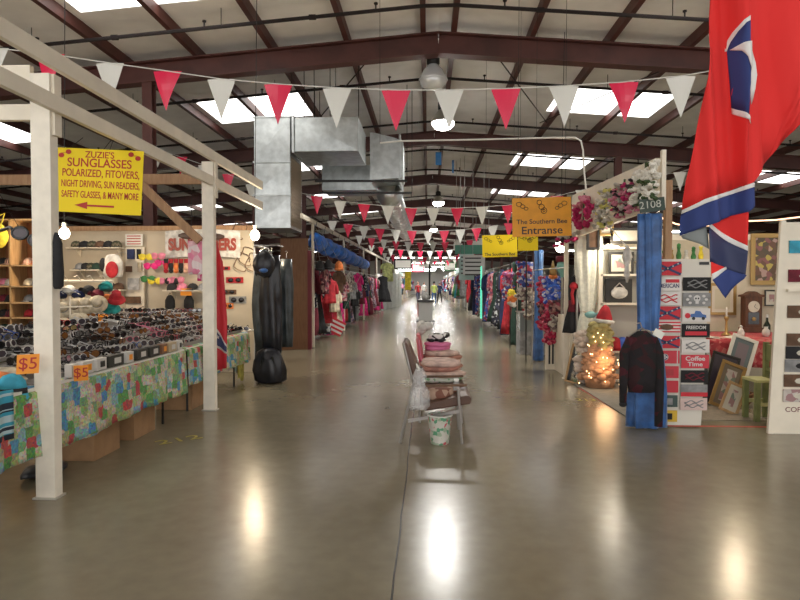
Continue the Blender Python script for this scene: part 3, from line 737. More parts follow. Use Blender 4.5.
# dowel stand under the lower hats so that they hang from something
t = thing('hat_stand', 'thin white stand behind the lower beige hats', 'stand', at(70, 300, 7.75)); t.location.z = 0
MB().tube([(0, 0, .79), (0, 0, 1.35)], .012, 6).build('pole', WHITEP, t); MB().tube([(-.2, 0, 1.2), (.3, 0, 1.22)], .01, 6).build('crossbar', WHITEP, t); MB().bb(-.1, .1, -.1, .1, .786, .80).build('foot', WHITEP, t)

# cubby shelving at the window side
cy = 8.9; L0 = at(-12, 285, cy).x; L1 = at(38, 285, cy).x; ct = at(20, 219, cy).z
sv = thing('cubby_shelving', 'pine cubby shelving with orange-brown back holding caps', 'shelving', ((L0 + L1) / 2, cy + .2, 0))
MB().bb(L0, L1, cy + .38, cy + .40, 0, ct).build('back_board', DARKPLY, sv, world=True)
xm = at(10, 285, cy).x
for x in (L0, xm, L1): MB().bb(x - .012, x + .012, cy, cy + .38, 0, ct).build('upright', PLY, sv, world=True)
lv = [219.5, 265.5, 286.5, 303, 318, 333]
for y in lv:
    z = at(20, y, cy).z; MB().bb(L0, L1, cy, cy + .38, z - .012, z + .012).build('shelf_board', PLY, sv, world=True)
cc = [[BLK, BRN, PEA, PEA, ORG], [PNK, BEI, WHT, BEI, GRY], [MAR, BLK, BLK, GRY, BLK], [BLK, MAR, BLK, REDF, BLK], [DKG, BLK, MAR, BLK, REDF]]
for i, y in enumerate(lv[1:]):
    z = at(20, y, cy).z + .013
    for j, mt in enumerate(cc[i]):
        x = L0 + .12 + j * (L1 - L0 - .24) / 4
        if abs(x - xm) < .11: x = xm + (.12 if j > 2 else -.12)
        cap((mt, mt), '%s cap on the %s cubby shelf down' % (mt.name.replace('cloth_', '').replace('_', ' '), ordn[i]), (x, cy + .19, z), (0, 0, random.uniform(-.4, .4)), group='%s caps on the %s cubby shelf' % (mt.name, ordn[i]))
t = thing('yellow_bag', 'yellow bag at the top corner of the cubby shelving', 'bag', at(-2, 236, cy - .15))
MB().ell((0, 0, 0), (.16, .08, .19), 12, 8, noise=.03).build('pouch', YEL, t, smooth=True); MB().tube([(-.05, 0, .17), (0, 0, .3), (.0, .15, .36), (.05, .0, .17)], .01, 5).build('strap', YEL, t)

# giant novelty sunglasses hanging near the post
g = thing('novelty_sunglasses', 'oversized dark novelty sunglasses hanging beside the near post', 'sunglasses', at(20, 248, 4.75))
o = at(20, 236, 4.75)
for cx, cz, rx_, rz_ in ((20, 233, .068, .047), (35, 240, .055, .045)):
    q = at(cx, cz, 4.75); pts = [(math.cos(a) * rx_, math.sin(a) * rz_) for a in [2 * PI * i / 18 for i in range(18)]]
    MB().prism(pts, .008, q).build('lens', mat('violet_lens', (.05, .03, .04), .1), g, world=True)
    MB().tube([q + Vector((x, 0, z)) for x, z in pts], .011, 6, closed=True).build('rim', BLACKP, g, world=True)
a = at(12, 229, 4.75)
MB().tube([a, a + Vector((-.06, .06, .02)), a + Vector((-.22, .16, .0))], .014, 6).build('temple', BLACKP, g, world=True)
MB().tube([at(36, 231, 4.75), at(40, 233, 4.85), at(44, 238, 5.1)], .012, 6).build('temple', BLACKP, g, world=True)
MB().tube([at(18, 226, 4.75), (at(18, 226, 4.75).x, PY + .06, 2.66)], .003, 4).build('cord', BLACKM, g, world=True)
# black fuzzy hanging sleeve on the post
q = at(56, 289, PY); t = thing('hanging_pouch', 'long black soft pouch hanging from the near post', 'pouch', (q.x, PY, q.z))
MB().lathe([(.03, 0), (.052, .02), (.056, .12), (.05, .24), (.048, .32), (.03, .375), (.012, .395)], 14, sy=.7).build('sleeve', BLK, t, smooth=True)
MB().tube([(0, 0, .39), (-.02, 0, .45)], .004, 4).build('loop', BLACKM, t)

# wall rack with cards, banner, gloves, coloured novelties
t = thing('wall_display', 'narrow white wall display with pictures and small bottles', 'display', at(133, 340, 10.05)); 
a, b = at(124, 247, 10.05), at(143, 330, 10.05)
MB().bb(a.x, b.x, 10.1, 10.15, b.z, a.z).build('panel', WHITEP, t, world=True)
for k, (x, y, w_, h, mt) in enumerate(((130, 254, .12, .17, NAV), (138, 254, .06, .17, BLK), (128, 269, .1, .1, BRN), (139, 267, .07, .16, BEI), (133, 284, .2, .2, WHT), (132, 300, .26, .12, BRN), (135, 312, .22, .1, REDF))):
    q = at(x, y, 10.05); MB().bb(q.x - w_ / 2, q.x + w_ / 2, 10.06, 10.1, q.z - h / 2, q.z + h / 2).build('card', mt, t, world=True)
p = at(134, 240, 10.1)
t, c, ax, ay = sign('small white notice with red print high on the back wall', p, .30, .20, WHITEV, 0, lines=[('HATS $5 EACH', .04, 0, .25, .25), ('2 FOR $8', .04, 0, 0, .2), ('NO REFUNDS', .035, 0, -.27, .24)][:0])
m = MB()
for k in range(4): m.bb(p.x - .12, p.x + .12, 10.09, 10.094, p.z + .06 - k * .045, p.z + .075 - k * .045)
m.build('red_print', REDINK, t, world=True)
# banner
p, q = at(165, 231, 10.12), at(240, 258, 10.12)
t = thing('wall_banner', 'white SUNREADERS banner with a sunglasses drawing on the back wall', 'banner', ((p.x + q.x) / 2, 10.12, q.z))
MB().grid(lambda u, v: (p.x + u * (q.x - p.x), 10.13 + .01 * math.sin(u * 20), q.z + v * (p.z - q.z) + .03 * math.sin(u * PI)), 20, 4).build('sheet', WHT, t, world=True, thick=.003)
cz = (p.z + q.z) / 2
text('SUNREADERS', .27, ((p.x + q.x) / 2, 10.108, cz - .01), X3, Z3, mat('maroon_ink', (.30, .05, .03), .5), t, bold=.014, fit=q.x - p.x - .12)
m = MB().ell(((p.x + q.x) / 2 - .22, 10.1, cz + .15), (.2, .012, .06), 14, 5); m.ell(((p.x + q.x) / 2 + .2, 10.1, cz + .13), (.2, .012, .06), 14, 5); m.build('glasses_drawing', mat('brown_ink', (.06, .03, .02), .4), t, world=True, smooth=True)
# colourful novelties on pegs
peg = [(146, 257, YEL, 'yellow'), (151, 266, HPK, 'hot pink'), (158, 256, PNK, 'pink'), (162, 263, HPK, 'deep pink'), (148, 279, GRN, 'green'), (155, 281, YEL, 'lime-yellow'), (165, 281, PNK, 'salmon'), (172, 281, BLK, 'black'), (177, 280, PNK, 'rose')]
for i, (x, y, mt, lab) in enumerate(peg):
    q = at(x, y, 10.0); t = thing('party_glasses', lab + ' party glasses hanging on a wall peg beside the SUNREADERS banner' if i < 4 else lab + ' party glasses on the lower wall pegs', 'party glasses', q, group='party glasses on the wall pegs')
    for s in (-1, 1): MB().ell((s * .065, 0, 0), (.065, .02, .06), 10, 6).build('lens', mt, t, smooth=True)
    MB().bar((-.13, 0, .03), (.13, 0, .03), .02, .02).build('frame', mt, t); MB().tube([(0, .0, .02), (0, .16, .05)], .006, 4).build('peg', CHROME, t)
for i, x in enumerate((166, 171, 176, 181, 186)):
    q = at(x, 266, 9.98); mt = [REDF, BLK, ORG, BLK, PEA][i]; t = thing('pair_of_gloves', 'knit gloves hanging in the row under the SUNREADERS banner', 'gloves', q, group='gloves under the banner')
    MB().ell((0, 0, 0), (.045, .02, .075), 8, 6).build('palm', mt, t, smooth=True)
    for k in range(4): MB().tube([(-.03 + k * .02, 0, -.06), (-.032 + k * .021, 0, -.13 + abs(k - 1.5) * .012)], .010, 6).build('finger', mt, t, smooth=True)
    MB().lathe([(.035, .05), (.04, .12)], 10, sy=.6).build('cuff', BLK if mt is REDF else REDF, t)
for x, y, lab in ((170, 302, 'black hanging pouch under the wall shelf'), (189, 302, 'black rounded pouch with strap under the wall shelf'), (197, 317, 'tall black holder standing on the back counter')):
    q = at(x, y, 9.98); t = thing('pouch', lab, 'pouch', (q.x, 9.98, q.z - .12)); MB().lathe([(.06, 0), (.09, .03), (.085, .15), (.05, .22), (.02, .24)], 12, sy=.5).build('bag', BLK, t, smooth=True); MB().tube([(-.03, 0, .22), (0, 0, .28), (.03, 0, .22)], .006, 5).build('loop', BLACKM, t)

# pink towel on the front beam line
q0, q1 = at(188.5, 241, 7.05), at(211, 281, 7.05)
t = thing('pink_towel', 'pale pink towel with darker pink edge hanging left of the far post', 'towel', ((q0.x + q1.x) / 2, 7.05, q1.z))
w1 = at(203, 241, 7.05).x
MB().grid(lambda u, v: (q0.x + u * (w1 - q0.x), 7.03 + .012 * math.sin(u * 12), q1.z + .08 + v * (q0.z - q1.z - .08)), 12, 6).build('towel_body', palette_mat('pink_print', [(.75, .35, .42), (.8, .68, .68), (.78, .25, .38), (.78, .5, .55)], 14, .9, metric='EUCLIDEAN', rand=1), t, world=True, thick=.006, smooth=True)
MB().grid(lambda u, v: (w1 - .08 + u * (q1.x - w1 + .08), 7.07 + .012 * math.sin(u * 9), q1.z + v * (q0.z - q1.z)), 8, 6).build('edge_layer', palette_mat('pink_hearts', [(.7, .05, .22), (.75, .45, .5), (.7, .1, .28)], 26, .9, metric='EUCLIDEAN', rand=1), t, world=True, thick=.006, smooth=True)
for x in (q0.x + .03, q1.x - .03): MB().tube([(x, 7.05, q0.z), (x, 7.1, 2.72)], .003, 4).build('cord', BLACKM, t, world=True)

# red flag with blue saltire beside the far post (folded, hanging from a corner)
def cloth_poly(poly, Y, m, name, parent, amp=.02, fr=7, off=0, cuts=3, thick=.002, depth=None):
    """a piece of hanging cloth: outline in photo pixels carried to distance Y, rippled in depth"""
    pts = [at(x, y, Y) for x, y in poly]
    bm = bmesh.new(); vs = [bm.verts.new(p) for p in pts]; f = bm.faces.new(vs)
    bmesh.ops.triangulate(bm, faces=[f])
    bmesh.ops.subdivide_edges(bm, edges=bm.edges[:], cuts=cuts, use_grid_fill=True)
    bmesh.ops.subdivide_edges(bm, edges=bm.edges[:], cuts=1, use_grid_fill=True)
    for v in bm.verts:
        d = depth(v.co.x, v.co.z) if depth else amp * math.sin(v.co.x * fr * 2 * PI + v.co.z * 2.1)
        k = (Y + d + off) / Y; v.co.y += d + off
    L = parent.location
    for v in bm.verts: v.co -= L
    me = bpy.data.meshes.new(name); bm.to_mesh(me); bm.free(); me.materials.append(m)
    for p in me.polygons: p.use_smooth = True
    o = bpy.data.objects.new(name, me); C.objects.link(o); o.parent = parent
    md = o.modifiers.new('t', 'SOLIDIFY'); md.thickness = thick
    return o
FR = mat('flag_red', (.55, .02, .035), .6, bump=.1, bscale=40); FW = mat('flag_white', (.62, .60, .58), .6); FB = mat('flag_navy', (.03, .04, .12), .6)
fY = QY + .22
t = thing('hanging_flag', 'red flag with dark starred saltire hanging beside the far post', 'flag', at(220, 370, fY))
cloth_poly([(213, 236), (217, 243), (223, 262), (227, 320), (227, 368), (213, 371)], fY, FR, 'field', t, .015, 9)
cloth_poly([(213, 322), (227, 345), (227, 352), (227, 354), (213, 345)], fY, FW, 'saltire_border', t, .015, 9, off=-.004)
cloth_poly([(213, 325), (227, 347), (227, 352), (213, 342)], fY, FB, 'saltire', t, .015, 9, off=-.008)
cloth_poly([(213, 236), (215.5, 241), (216, 300), (214.5, 330), (213, 330)], fY, FW, 'fold_edge', t, .015, 9, off=-.004)
cloth_poly([(203, 366), (206, 350), (206, 369)], fY, FR, 'corner_fold', t, .01, 9)
st = [(math.cos(PI / 2 + i * PI / 5) * (.028 if i % 2 == 0 else .011), math.sin(PI / 2 + i * PI / 5) * (.028 if i % 2 == 0 else .011)) for i in range(10)]
MB().prism(st, .002, at(218.5, 337, fY) + Vector((0, -.03, 0))).build('star', FW, t, world=True)
MB().tube([at(213, 236, fY), at(211, 232, QY + .1)], .004, 4).build('cord', WHITEV, t, world=True)

# ---------------------------------------------------------------- near end of the table: knit caps, scarves
def knit_cap(label, loc, mats, rot=(0, 0, 0), s=1):
    t = thing('knit_hat', label, 'knit hat', loc); t.rotation_euler = rot; t.scale = (s, s, s)
    MB().lathe([(.10, 0), (.108, .03), (.10, .06)], 16, sy=.6).build('cuff', mats[0], t, smooth=True)
    MB().lathe([(.098, .058), (.096, .10)], 16, sy=.6).build('stripe', mats[1], t, smooth=True)
    MB().lathe([(.096, .098), (.085, .15), (.055, .19), (.012, .205)], 16, sy=.6).build('crown', mats[0], t, smooth=True)
    return t
q = at(12, 402, 3.92)
knit_cap('bright blue and black striped knit cap hanging over the table edge', (q.x, 3.92, q.z), [SKY, BLK], (0, 0, .5), .95)
q = at(10, 392, 3.85)
t = thing('knit_scarf', 'pale blue striped scarf draped over the near end of the table', 'scarf', (TX - .02, 3.62, .5))
MB().grid(lambda u, v: (TX + .03 + .01 * math.sin(u * 14), 3.45 + u * .32, .5 + v * .32), 12, 6).build('scarf_cloth', palette_mat('scarf_stripes', [(.05, .35, .5), (.02, .03, .05), (.45, .6, .65)], 5, .9, stretch=(.01, .01, 9)), t, world=True, thick=.01, smooth=True)
rr = [(3.62, -2.98, YEL, 'yellow'), (3.78, -3.25, WHT, 'white'), (3.95, -3.0, ORG, 'orange'), (4.1, -3.3, YEL, 'lemon-yellow'), (3.5, -3.35, NAV, 'navy'), (3.9, -3.5, GRY, 'grey'), (4.15, -3.02, BEI, 'beige'), (3.7, -3.55, MAR, 'maroon')]
for y, x, mt, lab in rr:
    t = thing('folded_shirt', lab + ' folded shirt heaped on the near end of the patchwork table', 'folded clothing', (x, y, .79))
    for k in range(2): MB().ell((random.uniform(-.02, .02), random.uniform(-.02, .02), .035 + k * .05), (.15, .11, .035), 12, 6, noise=.06).build('fold', mt, t, smooth=True)
t = thing('display_tray', 'flat white tray of sunglasses cases just right of the near post', 'tray', (-2.9, 4.25, .79))
MB().bb(-3.1, -2.76, 4.12, 4.33, .79, .80).build('base', TRAY, t, world=True); MB().bb(-2.77, -2.755, 4.12, 4.33, .79, .85).build('front_lip', TRAY, t, world=True)

# second small table and bag-draped stand by the coats
t = thing('striped_cloth', 'pale printed cloth hanging down at the far end of the stall', 'cloth', (-2.65, 9.2, .1))
MB().grid(lambda u, v: (at(229, 360, 9.2).x + u * .23, 9.15 + .03 * math.sin(u * 10), .16 + .04 * math.sin(u * 7) + v * .6), 14, 8).build('fall', palette_mat('pale_print', [(.55, .52, .42), (.35, .45, .38), (.5, .35, .3), (.6, .58, .5)], 11, .9), t, world=True, thick=.004, smooth=True)
MB().bb(at(229, 360, 9.2).x - .02, at(229, 360, 9.2).x + .26, 9.15, 9.7, .76, .78).build('shelf_top', WHITEP, t, world=True)
MB().grid(lambda u, v: (at(240, 360, 9.2).x + u * .10, 9.08 + .02 * math.sin(u * 10), .05 + .03 * math.sin(u * 7) + v * .35), 8, 8).build('yellow_corner', fab('ochre', (.45, .38, .08)), t, world=True, thick=.004, smooth=True)
for k in range(6):
    q = at(222 + k * 4.2, 322, 9.3); 
    put_glasses((q.x, 9.3, .781 if k > 1 else .791 ), 0, 'at the far end of the stall counter', [3, 1, 2, 2, 2, 1, 0, 0])
for i, (x, y, w_, h, mt) in enumerate(((222, 268, .22, .06, REDF), (233, 280, .3, .10, REDF), (227, 292, .26, .08, BRN), (236, 300, .3, .12, GRY), (226, 306, .2, .1, ORG))):
    q = at(x, y, 10.1); t = thing('carded_glasses', '%s carded sunglasses on the lit wall beside the bulb' % ['thin red', 'wide red', 'brown', 'grey', 'orange'][i], 'carded sunglasses', (q.x, 10.19, q.z - h / 2))
    MB().bb(-w_ / 2, w_ / 2, -.004, .004, 0, h).build('card', mt, t)
    for s in (-1, 1): MB().ell((s * w_ * .22, -.012, h * .5), (w_ * .17, .01, h * .35), 10, 5).build('lens', GLASSD, t, smooth=True)
for i, (x, y) in enumerate(((238, 230), (246, 256), (252, 262), (241, 262))):
    q = at(x, y, 10.1); t = thing('lanyard', 'thin looped cord hanging on the lit cream wall', 'lanyard', q, group='looped cords on the lit wall')
    MB().tube([(math.cos(a) * .12 + .03 * math.sin(3 * a), .06, math.sin(a) * .16) for a in [2 * PI * k / 20 for k in range(18)]], .008, 5).build('loop', BRN, t); MB().tube([(0.1, .06, .03), (.1, .1, .03)], .006, 5).build('pin', CHROME, t)

# ================================================================== garments
def garment(kind, mt, label, loc, rz=0, group=None, length=1.1, w_=.22, mt2=None, seed=None, name=None, depth=.09, hz=None):
    """hanging clothing; loc is the hook point at the top of the hanger"""
    if seed is not None: random.seed(seed)
    t = thing(name or kind, label, 'clothing', loc, rz, group)
    ph = random.uniform(0, 6); ph2 = random.uniform(0, 6); nf = random.choice((5, 6, 7))
    if kind in ('shirt', 'coat', 'jacket', 'dress'):
        flare = {'shirt': 1.0, 'coat': 1.15, 'jacket': 1.0, 'dress': 1.5}[kind]
        prof = [(.045, -.09), (.07, -.12), (w_ * .92, -.17), (w_, -.24), (w_ * .93, -.24 - length * .2), (w_ * .82 if kind == 'dress' else w_ * .95, -.24 - length * .4), (w_ * (1 + flare) / 2, -.24 - length * .7), (w_ * flare, -.24 - length)]
    elif kind in ('trousers', 'scarf'):
        prof = [(w_ * .7, -.1), (w_ * .75, -.1 - length * .3), (w_ * .7, -.1 - length * .6), (w_ * .65, -.1 - length)]
    else: prof = [(w_ * .5, -.08), (w_, -.14), (w_ * 1.05, -.14 - length * .5), (w_ * .9, -.14 - length)]
    f = lambda a, z: 1 + (.2 * math.sin(nf * a + ph + z * 2) + .1 * math.sin(11 * a + ph2 - z * 3)) * (1.5 if kind == 'scarf' else 1) * min(1, max(0, -z - .2) * 2)
    q = [];
    for i in range(len(prof) - 1):
        (r0, z0), (r1, z1) = prof[i], prof[i + 1]
        for k in range(2): q.append((r0 + (r1 - r0) * k / 2, z0 + (z1 - z0) * k / 2))
    q.append(prof[-1])
    MB().lathe(q, 22, sy=min(1, depth / w_), fn=f).build('body_cloth', mt, t, smooth=True)
    if kind in ('shirt', 'coat', 'jacket'):
        for s in (-1, 1):
            L = .52 if kind != 'shirt' else .3
            MB().tube([(s * w_ * .86, 0, -.2), (s * (w_ + .04), 0, -.32), (s * (w_ + .06), -.01, -.22 - L * .8), (s * (w_ + .05), -.02, -.2 - L)], [.05, .062, .055, .048], 9).build('sleeve', mt, t, smooth=True)
    if mt2 is not None:
        MB().lathe([(r * 1.02, z) for r, z in q[len(q) * 2 // 3 - 1:len(q) * 2 // 3 + 2]], 22, sy=min(1, (depth + .006) / w_), fn=f).build('trim_band', mt2, t, smooth=True)
    if kind in ('shirt', 'coat', 'jacket', 'dress'):
        MB().tube([(-w_ * .8, 0, -.16), (-.02, 0, -.09), (0, 0, -.07), (.02, 0, -.09), (w_ * .8, 0, -.16)], .006, 5).build('hanger', BLACKM, t)
    MB().tube([(0, 0, -.08), (0, 0, -.02), (.02, 0, .01), (.0, 0, .03), (-.02, 0, .015)], .004, 5).build('hook', CHROME, t)
    return t
# black coats beside the bulb
q = at(268, 246, 9.55)
MB_ = thing('coat_rail', 'metal bracket that carries the hanging black coats', 'rail', (-2.72, 9.7, 0))
MB().tube([(-2.72, 10.14, 2.12), (-2.72, 9.3, 2.12), (-2.36, 9.3, 2.12), (-2.36, 9.65, 2.12)], .012, 6).build('rail', CHROME, MB_, world=True)
MB().tube([(-2.95, 10.1, 0), (-2.95, 10.1, 2.14), (-2.72, 10.14, 2.12)], .02, 6).build('upright', CHROME, MB_, world=True)
LEATH = mat('black_leather', (.012, .013, .018), .33, var=.4, vscale=5, bump=.5, bscale=9)
LEATG = mat('grey_green_nylon', (.055, .068, .075), .4, var=.4, vscale=4, bump=.5, bscale=8)
def zf(px, py, Y): p = at(px, py, Y); return (p.x, Y, p.z)
g1 = garment('scarf', LEATG, 'long grey-green rain coat hanging lowest beside the bulb', (at(262, 280, 9.3).x, 9.42, 2.09), .1, length=1.78, w_=.19, depth=.12, name='hanging_coat')
g1 = garment('scarf', LEATH, 'glossy black leather coat in front of the grey-green coat', (at(273, 290, 9.22).x, 9.12, 2.05), -.1, length=1.5, w_=.20, depth=.11, name='hanging_coat')
g1 = garment('scarf', LEATG, 'grey nylon jacket at the aisle side of the black coats', (at(285, 280, 9.5).x, 9.6, 2.02), .2, length=1.42, w_=.13, depth=.10, name='hanging_coat')
t = thing('backpack', 'black backpack with blue patch hanging above the black coats', 'backpack', zf(264, 272, 8.95))
MB().ell((0, 0, 0.12), (.17, .11, .20), 14, 9, noise=.05).build('bag', LEATH, t, smooth=True); MB().ell((.02, -.10, .02), (.07, .03, .035), 10, 6).build('blue_patch', BLUEC, t, smooth=True)
for s in (-1, 1): MB().tube([(s * .07, .0, .3), (s * .05, .12, .34), (s * .04, .33, .33)], .01, 5).build('strap', BLACKM, t)
MB().tube([(-.1, .12, .24), (-.16, -.02, .1), (-.12, .02, -.06)], .012, 5).build('side_strap', BLACKM, t)
t = thing('duffel_bag', 'glossy black duffel bag sagging to the floor below the coats', 'bag', (at(272, 375, 9.2).x, 9.05, 0))
MB().lathe([(.16, 0), (.23, .05), (.245, .2), (.22, .35), (.17, .48), (.08, .54)], 30, sy=.6, fn=lambda a, z: 1 + .12 * math.sin(5 * a + z * 9) + .05 * math.sin(9 * a)).build('sack', LEATH, t, smooth=True)
for s in (-1, 1): MB().tube([(s * .1, -.1, .28), (s * .08, -.13, .42), (s * -.02, -.1, .30)], .012, 5).build('handle', BLACKM, t)

# ================================================================== left stalls down the aisle
t = MB().bar((-2.74, 12.9, 3.0), (-2.68, 44, 3.06), .05, .10).build('timber_rail', WHITEP); t['label'] = 'long white painted rail above the clothing stalls on the hat stall side'; t['category'] = 'rail'
for k, y in enumerate((14.2, 19.5, 25.5, 32, 39, 43.9)):
    t = thing('stall_post', 'white post carrying the long rail, %s from the brown panel' % ordn[k], 'post', (-2.74, y, 0))
    MB().bb(-.03, .03, -.03, .03, 0, 3.0).build('shaft', WHITEP, t); MB().bb(-.05, .05, -.05, .05, 0, .01).build('foot_plate', BLACKM, t)
t = thing('garment_rail', 'chrome rail along the stall fronts that carries the clothes', 'rail', (-2.95, 25, 0))
MB().tube([(-2.95, 14.1, 2.02), (-2.95, 35.5, 2.02)], .014, 6).build('rail', CHROME, t, world=True)
for y in (14.1, 21, 28, 35.5): MB().tube([(-2.95, y, 0), (-2.95, y, 2.02)], .014, 6).build('upright', CHROME, t, world=True)
PR = [palette_mat('print_%d' % i, c_, 16, .9, metric='EUCLIDEAN', rand=1) for i, c_ in enumerate([
    [(.10, .02, .03), (.25, .05, .07), (.05, .02, .03), (.35, .2, .18)], [(.5, .45, .38), (.3, .25, .22), (.15, .1, .1), (.6, .55, .5)],
    [(.45, .1, .12), (.5, .4, .38), (.2, .05, .1), (.6, .3, .3)], [(.03, .03, .05), (.5, .5, .5), (.05, .05, .08), (.02, .02, .02)],
    [(.05, .08, .3), (.4, .05, .08), (.55, .5, .55), (.1, .15, .45)], [(.3, .22, .28), (.12, .1, .2), (.45, .35, .4), (.2, .1, .1)]])]
FLAGS = mat('stripes', (.5, .5, .5), .8)
MS = [(BLK, 'black'), (MAR, 'maroon'), (PR[0], 'dark red print'), (BRN, 'brown'), (PR[1], 'grey floral'), (HPK, 'magenta'), (PR[3], 'black and white'), (REDF, 'red'), (PR[2], 'pink floral'), (GRY, 'grey'), (PR[5], 'mauve print'), (NAV, 'navy'), (CREAMF, 'cream'), (DKG, 'dark green')]
seq = [('trousers', 1.65, .16, 0, ''), ('coat', 1.5, .2, 1, ''), ('trousers', 1.6, .12, 5, ''), ('dress', 1.5, .2, 0, ''), ('coat', 1.55, .18, 2, ''), ('shirt', .6, .22, 6, ''), ('dress', 1.3, .22, 7, ''), ('coat', 1.4, .2, 4, '')]
n_ = 0
y = 14.35
while y < 35:
    if n_ < len(seq): kd, L, w_, mi, _ = seq[n_]
    else: kd = random.choice(['dress', 'coat', 'shirt', 'trousers', 'dress']); L = random.uniform(1.35, 1.7); w_ = random.uniform(.15, .23); mi = random.randrange(14)
    if abs(y - 21) < .05 or abs(y - 28) < .05: y += .12
    mt, mn = MS[mi]
    nm = {'dress': 'hanging_dress', 'coat': 'hanging_coat', 'shirt': 'hanging_shirt', 'trousers': 'hanging_trousers'}[kd]
    if y < 19.0: lab = '%s %s hanging %s along the rail from the brown panel' % (mn, kd, ['first', 'second', 'third', 'fourth', 'fifth', 'sixth', 'seventh', 'eighth', 'ninth', 'tenth', 'eleventh', 'twelfth', 'thirteenth', 'fourteenth', 'fifteenth', 'sixteenth', 'seventeenth'][n_]); gp = None
    else: lab = '%s %s among the clothes far along the hat stall side of the aisle' % (mn, kd); gp = lab + ' rail'
    garment(kd, mt, lab, (-2.95 + random.uniform(-.0, .0), y, 2.0), random.uniform(-.35, .35), gp, L, w_, name=nm, depth=.10, mt2=MS[(mi + 5) % 14][0] if n_ % 3 == 1 else None)
    n_ += 1; y += .30 if y < 19 else .42
# upper row of shirts and hats
for k in range(14):
    y = 14.5 + k * .75; mt, mn = MS[(k * 5 + 2) % 14]
    garment('shirt', mt, '%s shirt pinned in front of the long clothes, %s from the brown panel' % (mn, (ordn + ['ninth', 'tenth', 'eleventh', 'twelfth', 'thirteenth', 'fourteenth'])[k]), (-2.5, y, 2.02 - (k % 3) * .25), 1.2 + random.uniform(-.3, .3), None, .5, .18, name='hanging_shirt', depth=.08)
t = thing('pin_line', 'thin line along the stall fronts holding the pinned shirts', 'line', (-2.5, 19, 2.05)); MB().tube([(-2.74, 14.2, 2.06), (-2.5, 14.25, 2.06), (-2.5, 25, 2.06), (-2.74, 25.5, 2.06)], .006, 5).build('wire', CHROME, t, world=True)
for k, (px, py, mt, lab) in enumerate(((320, 268, BLK, 'black'), (328.5, 267, BLK, 'second black'), (339, 268, ORG, 'orange'), (315, 275, MAR, 'maroon'))):
    q = at(px, py, 14.0 + k * .35); t = thing('winter_hat', lab + ' winter hat on a peg above the first clothes', 'hat', q)
    MB().lathe([(.08, -.06), (.105, -.02), (.10, .08), (.06, .15), (.01, .18)], 14).build('crown', mt, t, smooth=True); MB().lathe([(.11, -.06), (.115, -.01)], 14).build('band', mt, t, smooth=True)
    MB().tube([(0, 0, .18), (-2.74 - q.x, 0, 2.98 - q.z)], .004, 4).build('cord', CHROME, t)
# striped cloth at the foot
q = at(336, 327, 16.8); t = thing('striped_flag', 'red and white striped small flag near the floor under the clothes', 'flag', (q.x, q.y, q.z))
for k in range(7): MB().bb(-.22, .22, -.004, .004, -.2 + k * .06, -.14 + k * .06).build('stripe', FR if k % 2 == 0 else FW, t)
t.rotation_euler = (0, .45, 0)
MB().tube([(0, 0, .2), (0, 0, 2.0 - q.z)], .004, 4).build('cord', CHROME, t)
# rolled blue tarp swag
t = thing('blue_tarp', 'bright blue tarp bundled up and tied along the stall tops', 'tarp', (-2.75, 18, 2.35))
m = MB(); pts = []; rs = []
for k in range(60):
    y = 14.2 + k * .2; ph = (k % 6) / 6 * 2 * PI
    pts.append((-2.72 + .03 * math.sin(k * 2.1), y, 2.66 - .12 * math.sin(PI * (k % 6) / 6) - .003 * k)); rs.append(.07 + .14 * math.sin(PI * ((k % 6) + .3) / 6) + random.uniform(-.035, .035))
m.tube(pts, rs, 12); m.build('bundle', mat('blue_tarp_sheet', (.025, .16, .62), .4, var=.3, vscale=6, bump=.8, bscale=7), t, world=True, smooth=True)
for k in range(0, 60, 6): MB().tube([pts[k], (pts[k][0] + .08, pts[k][1], 3.0)], .006, 4).build('tie', BLACKM, t, world=True)
# grey shutters and dress beyond
t = thing('shutter_screen', 'pale grey folding screen of tall panels past the clothes', 'screen', (-2.75, 40, 0))
for k in range(9): MB().bar((-2.68 + k * .075 + (.05 if k % 2 else -.03), 35.9 + k * .95, 1.15), (-2.62 + k * .075 + (-.03 if k % 2 else .05), 36.8 + k * .95, 1.15), .03, 2.3).build('panel', GREENG, t, world=True)
garment('dress', BLK, 'long black dress hanging alone before the grey screen', (-2.52, 33.4, 2.1), 0, None, 1.3, .28, name='hanging_dress', depth=.15)
t = thing('dress_bracket', 'chrome arm holding the lone black dress', 'bracket', (-2.6, 33.4, 2.12)); MB().tube([(-2.66, 33.4, 2.13), (-2.40, 33.4, 2.13)], .012, 5).build('arm', CHROME, t, world=True); MB().tube([(-2.66, 33.4, 0), (-2.66, 33.4, 2.13)], .014, 5).build('pole', CHROME, t, world=True)
garment('shirt', fab('lime', (.55, .6, .25)), 'pale lime shirt hanging high before the grey screen', (-2.45, 36, 2.95), 0, None, 1.0, .3, name='hanging_shirt')

# ================================================================== RIGHT SIDE
def kx(px): return at(px, 285, 1).x
def yx(px, X): return X / kx(px)
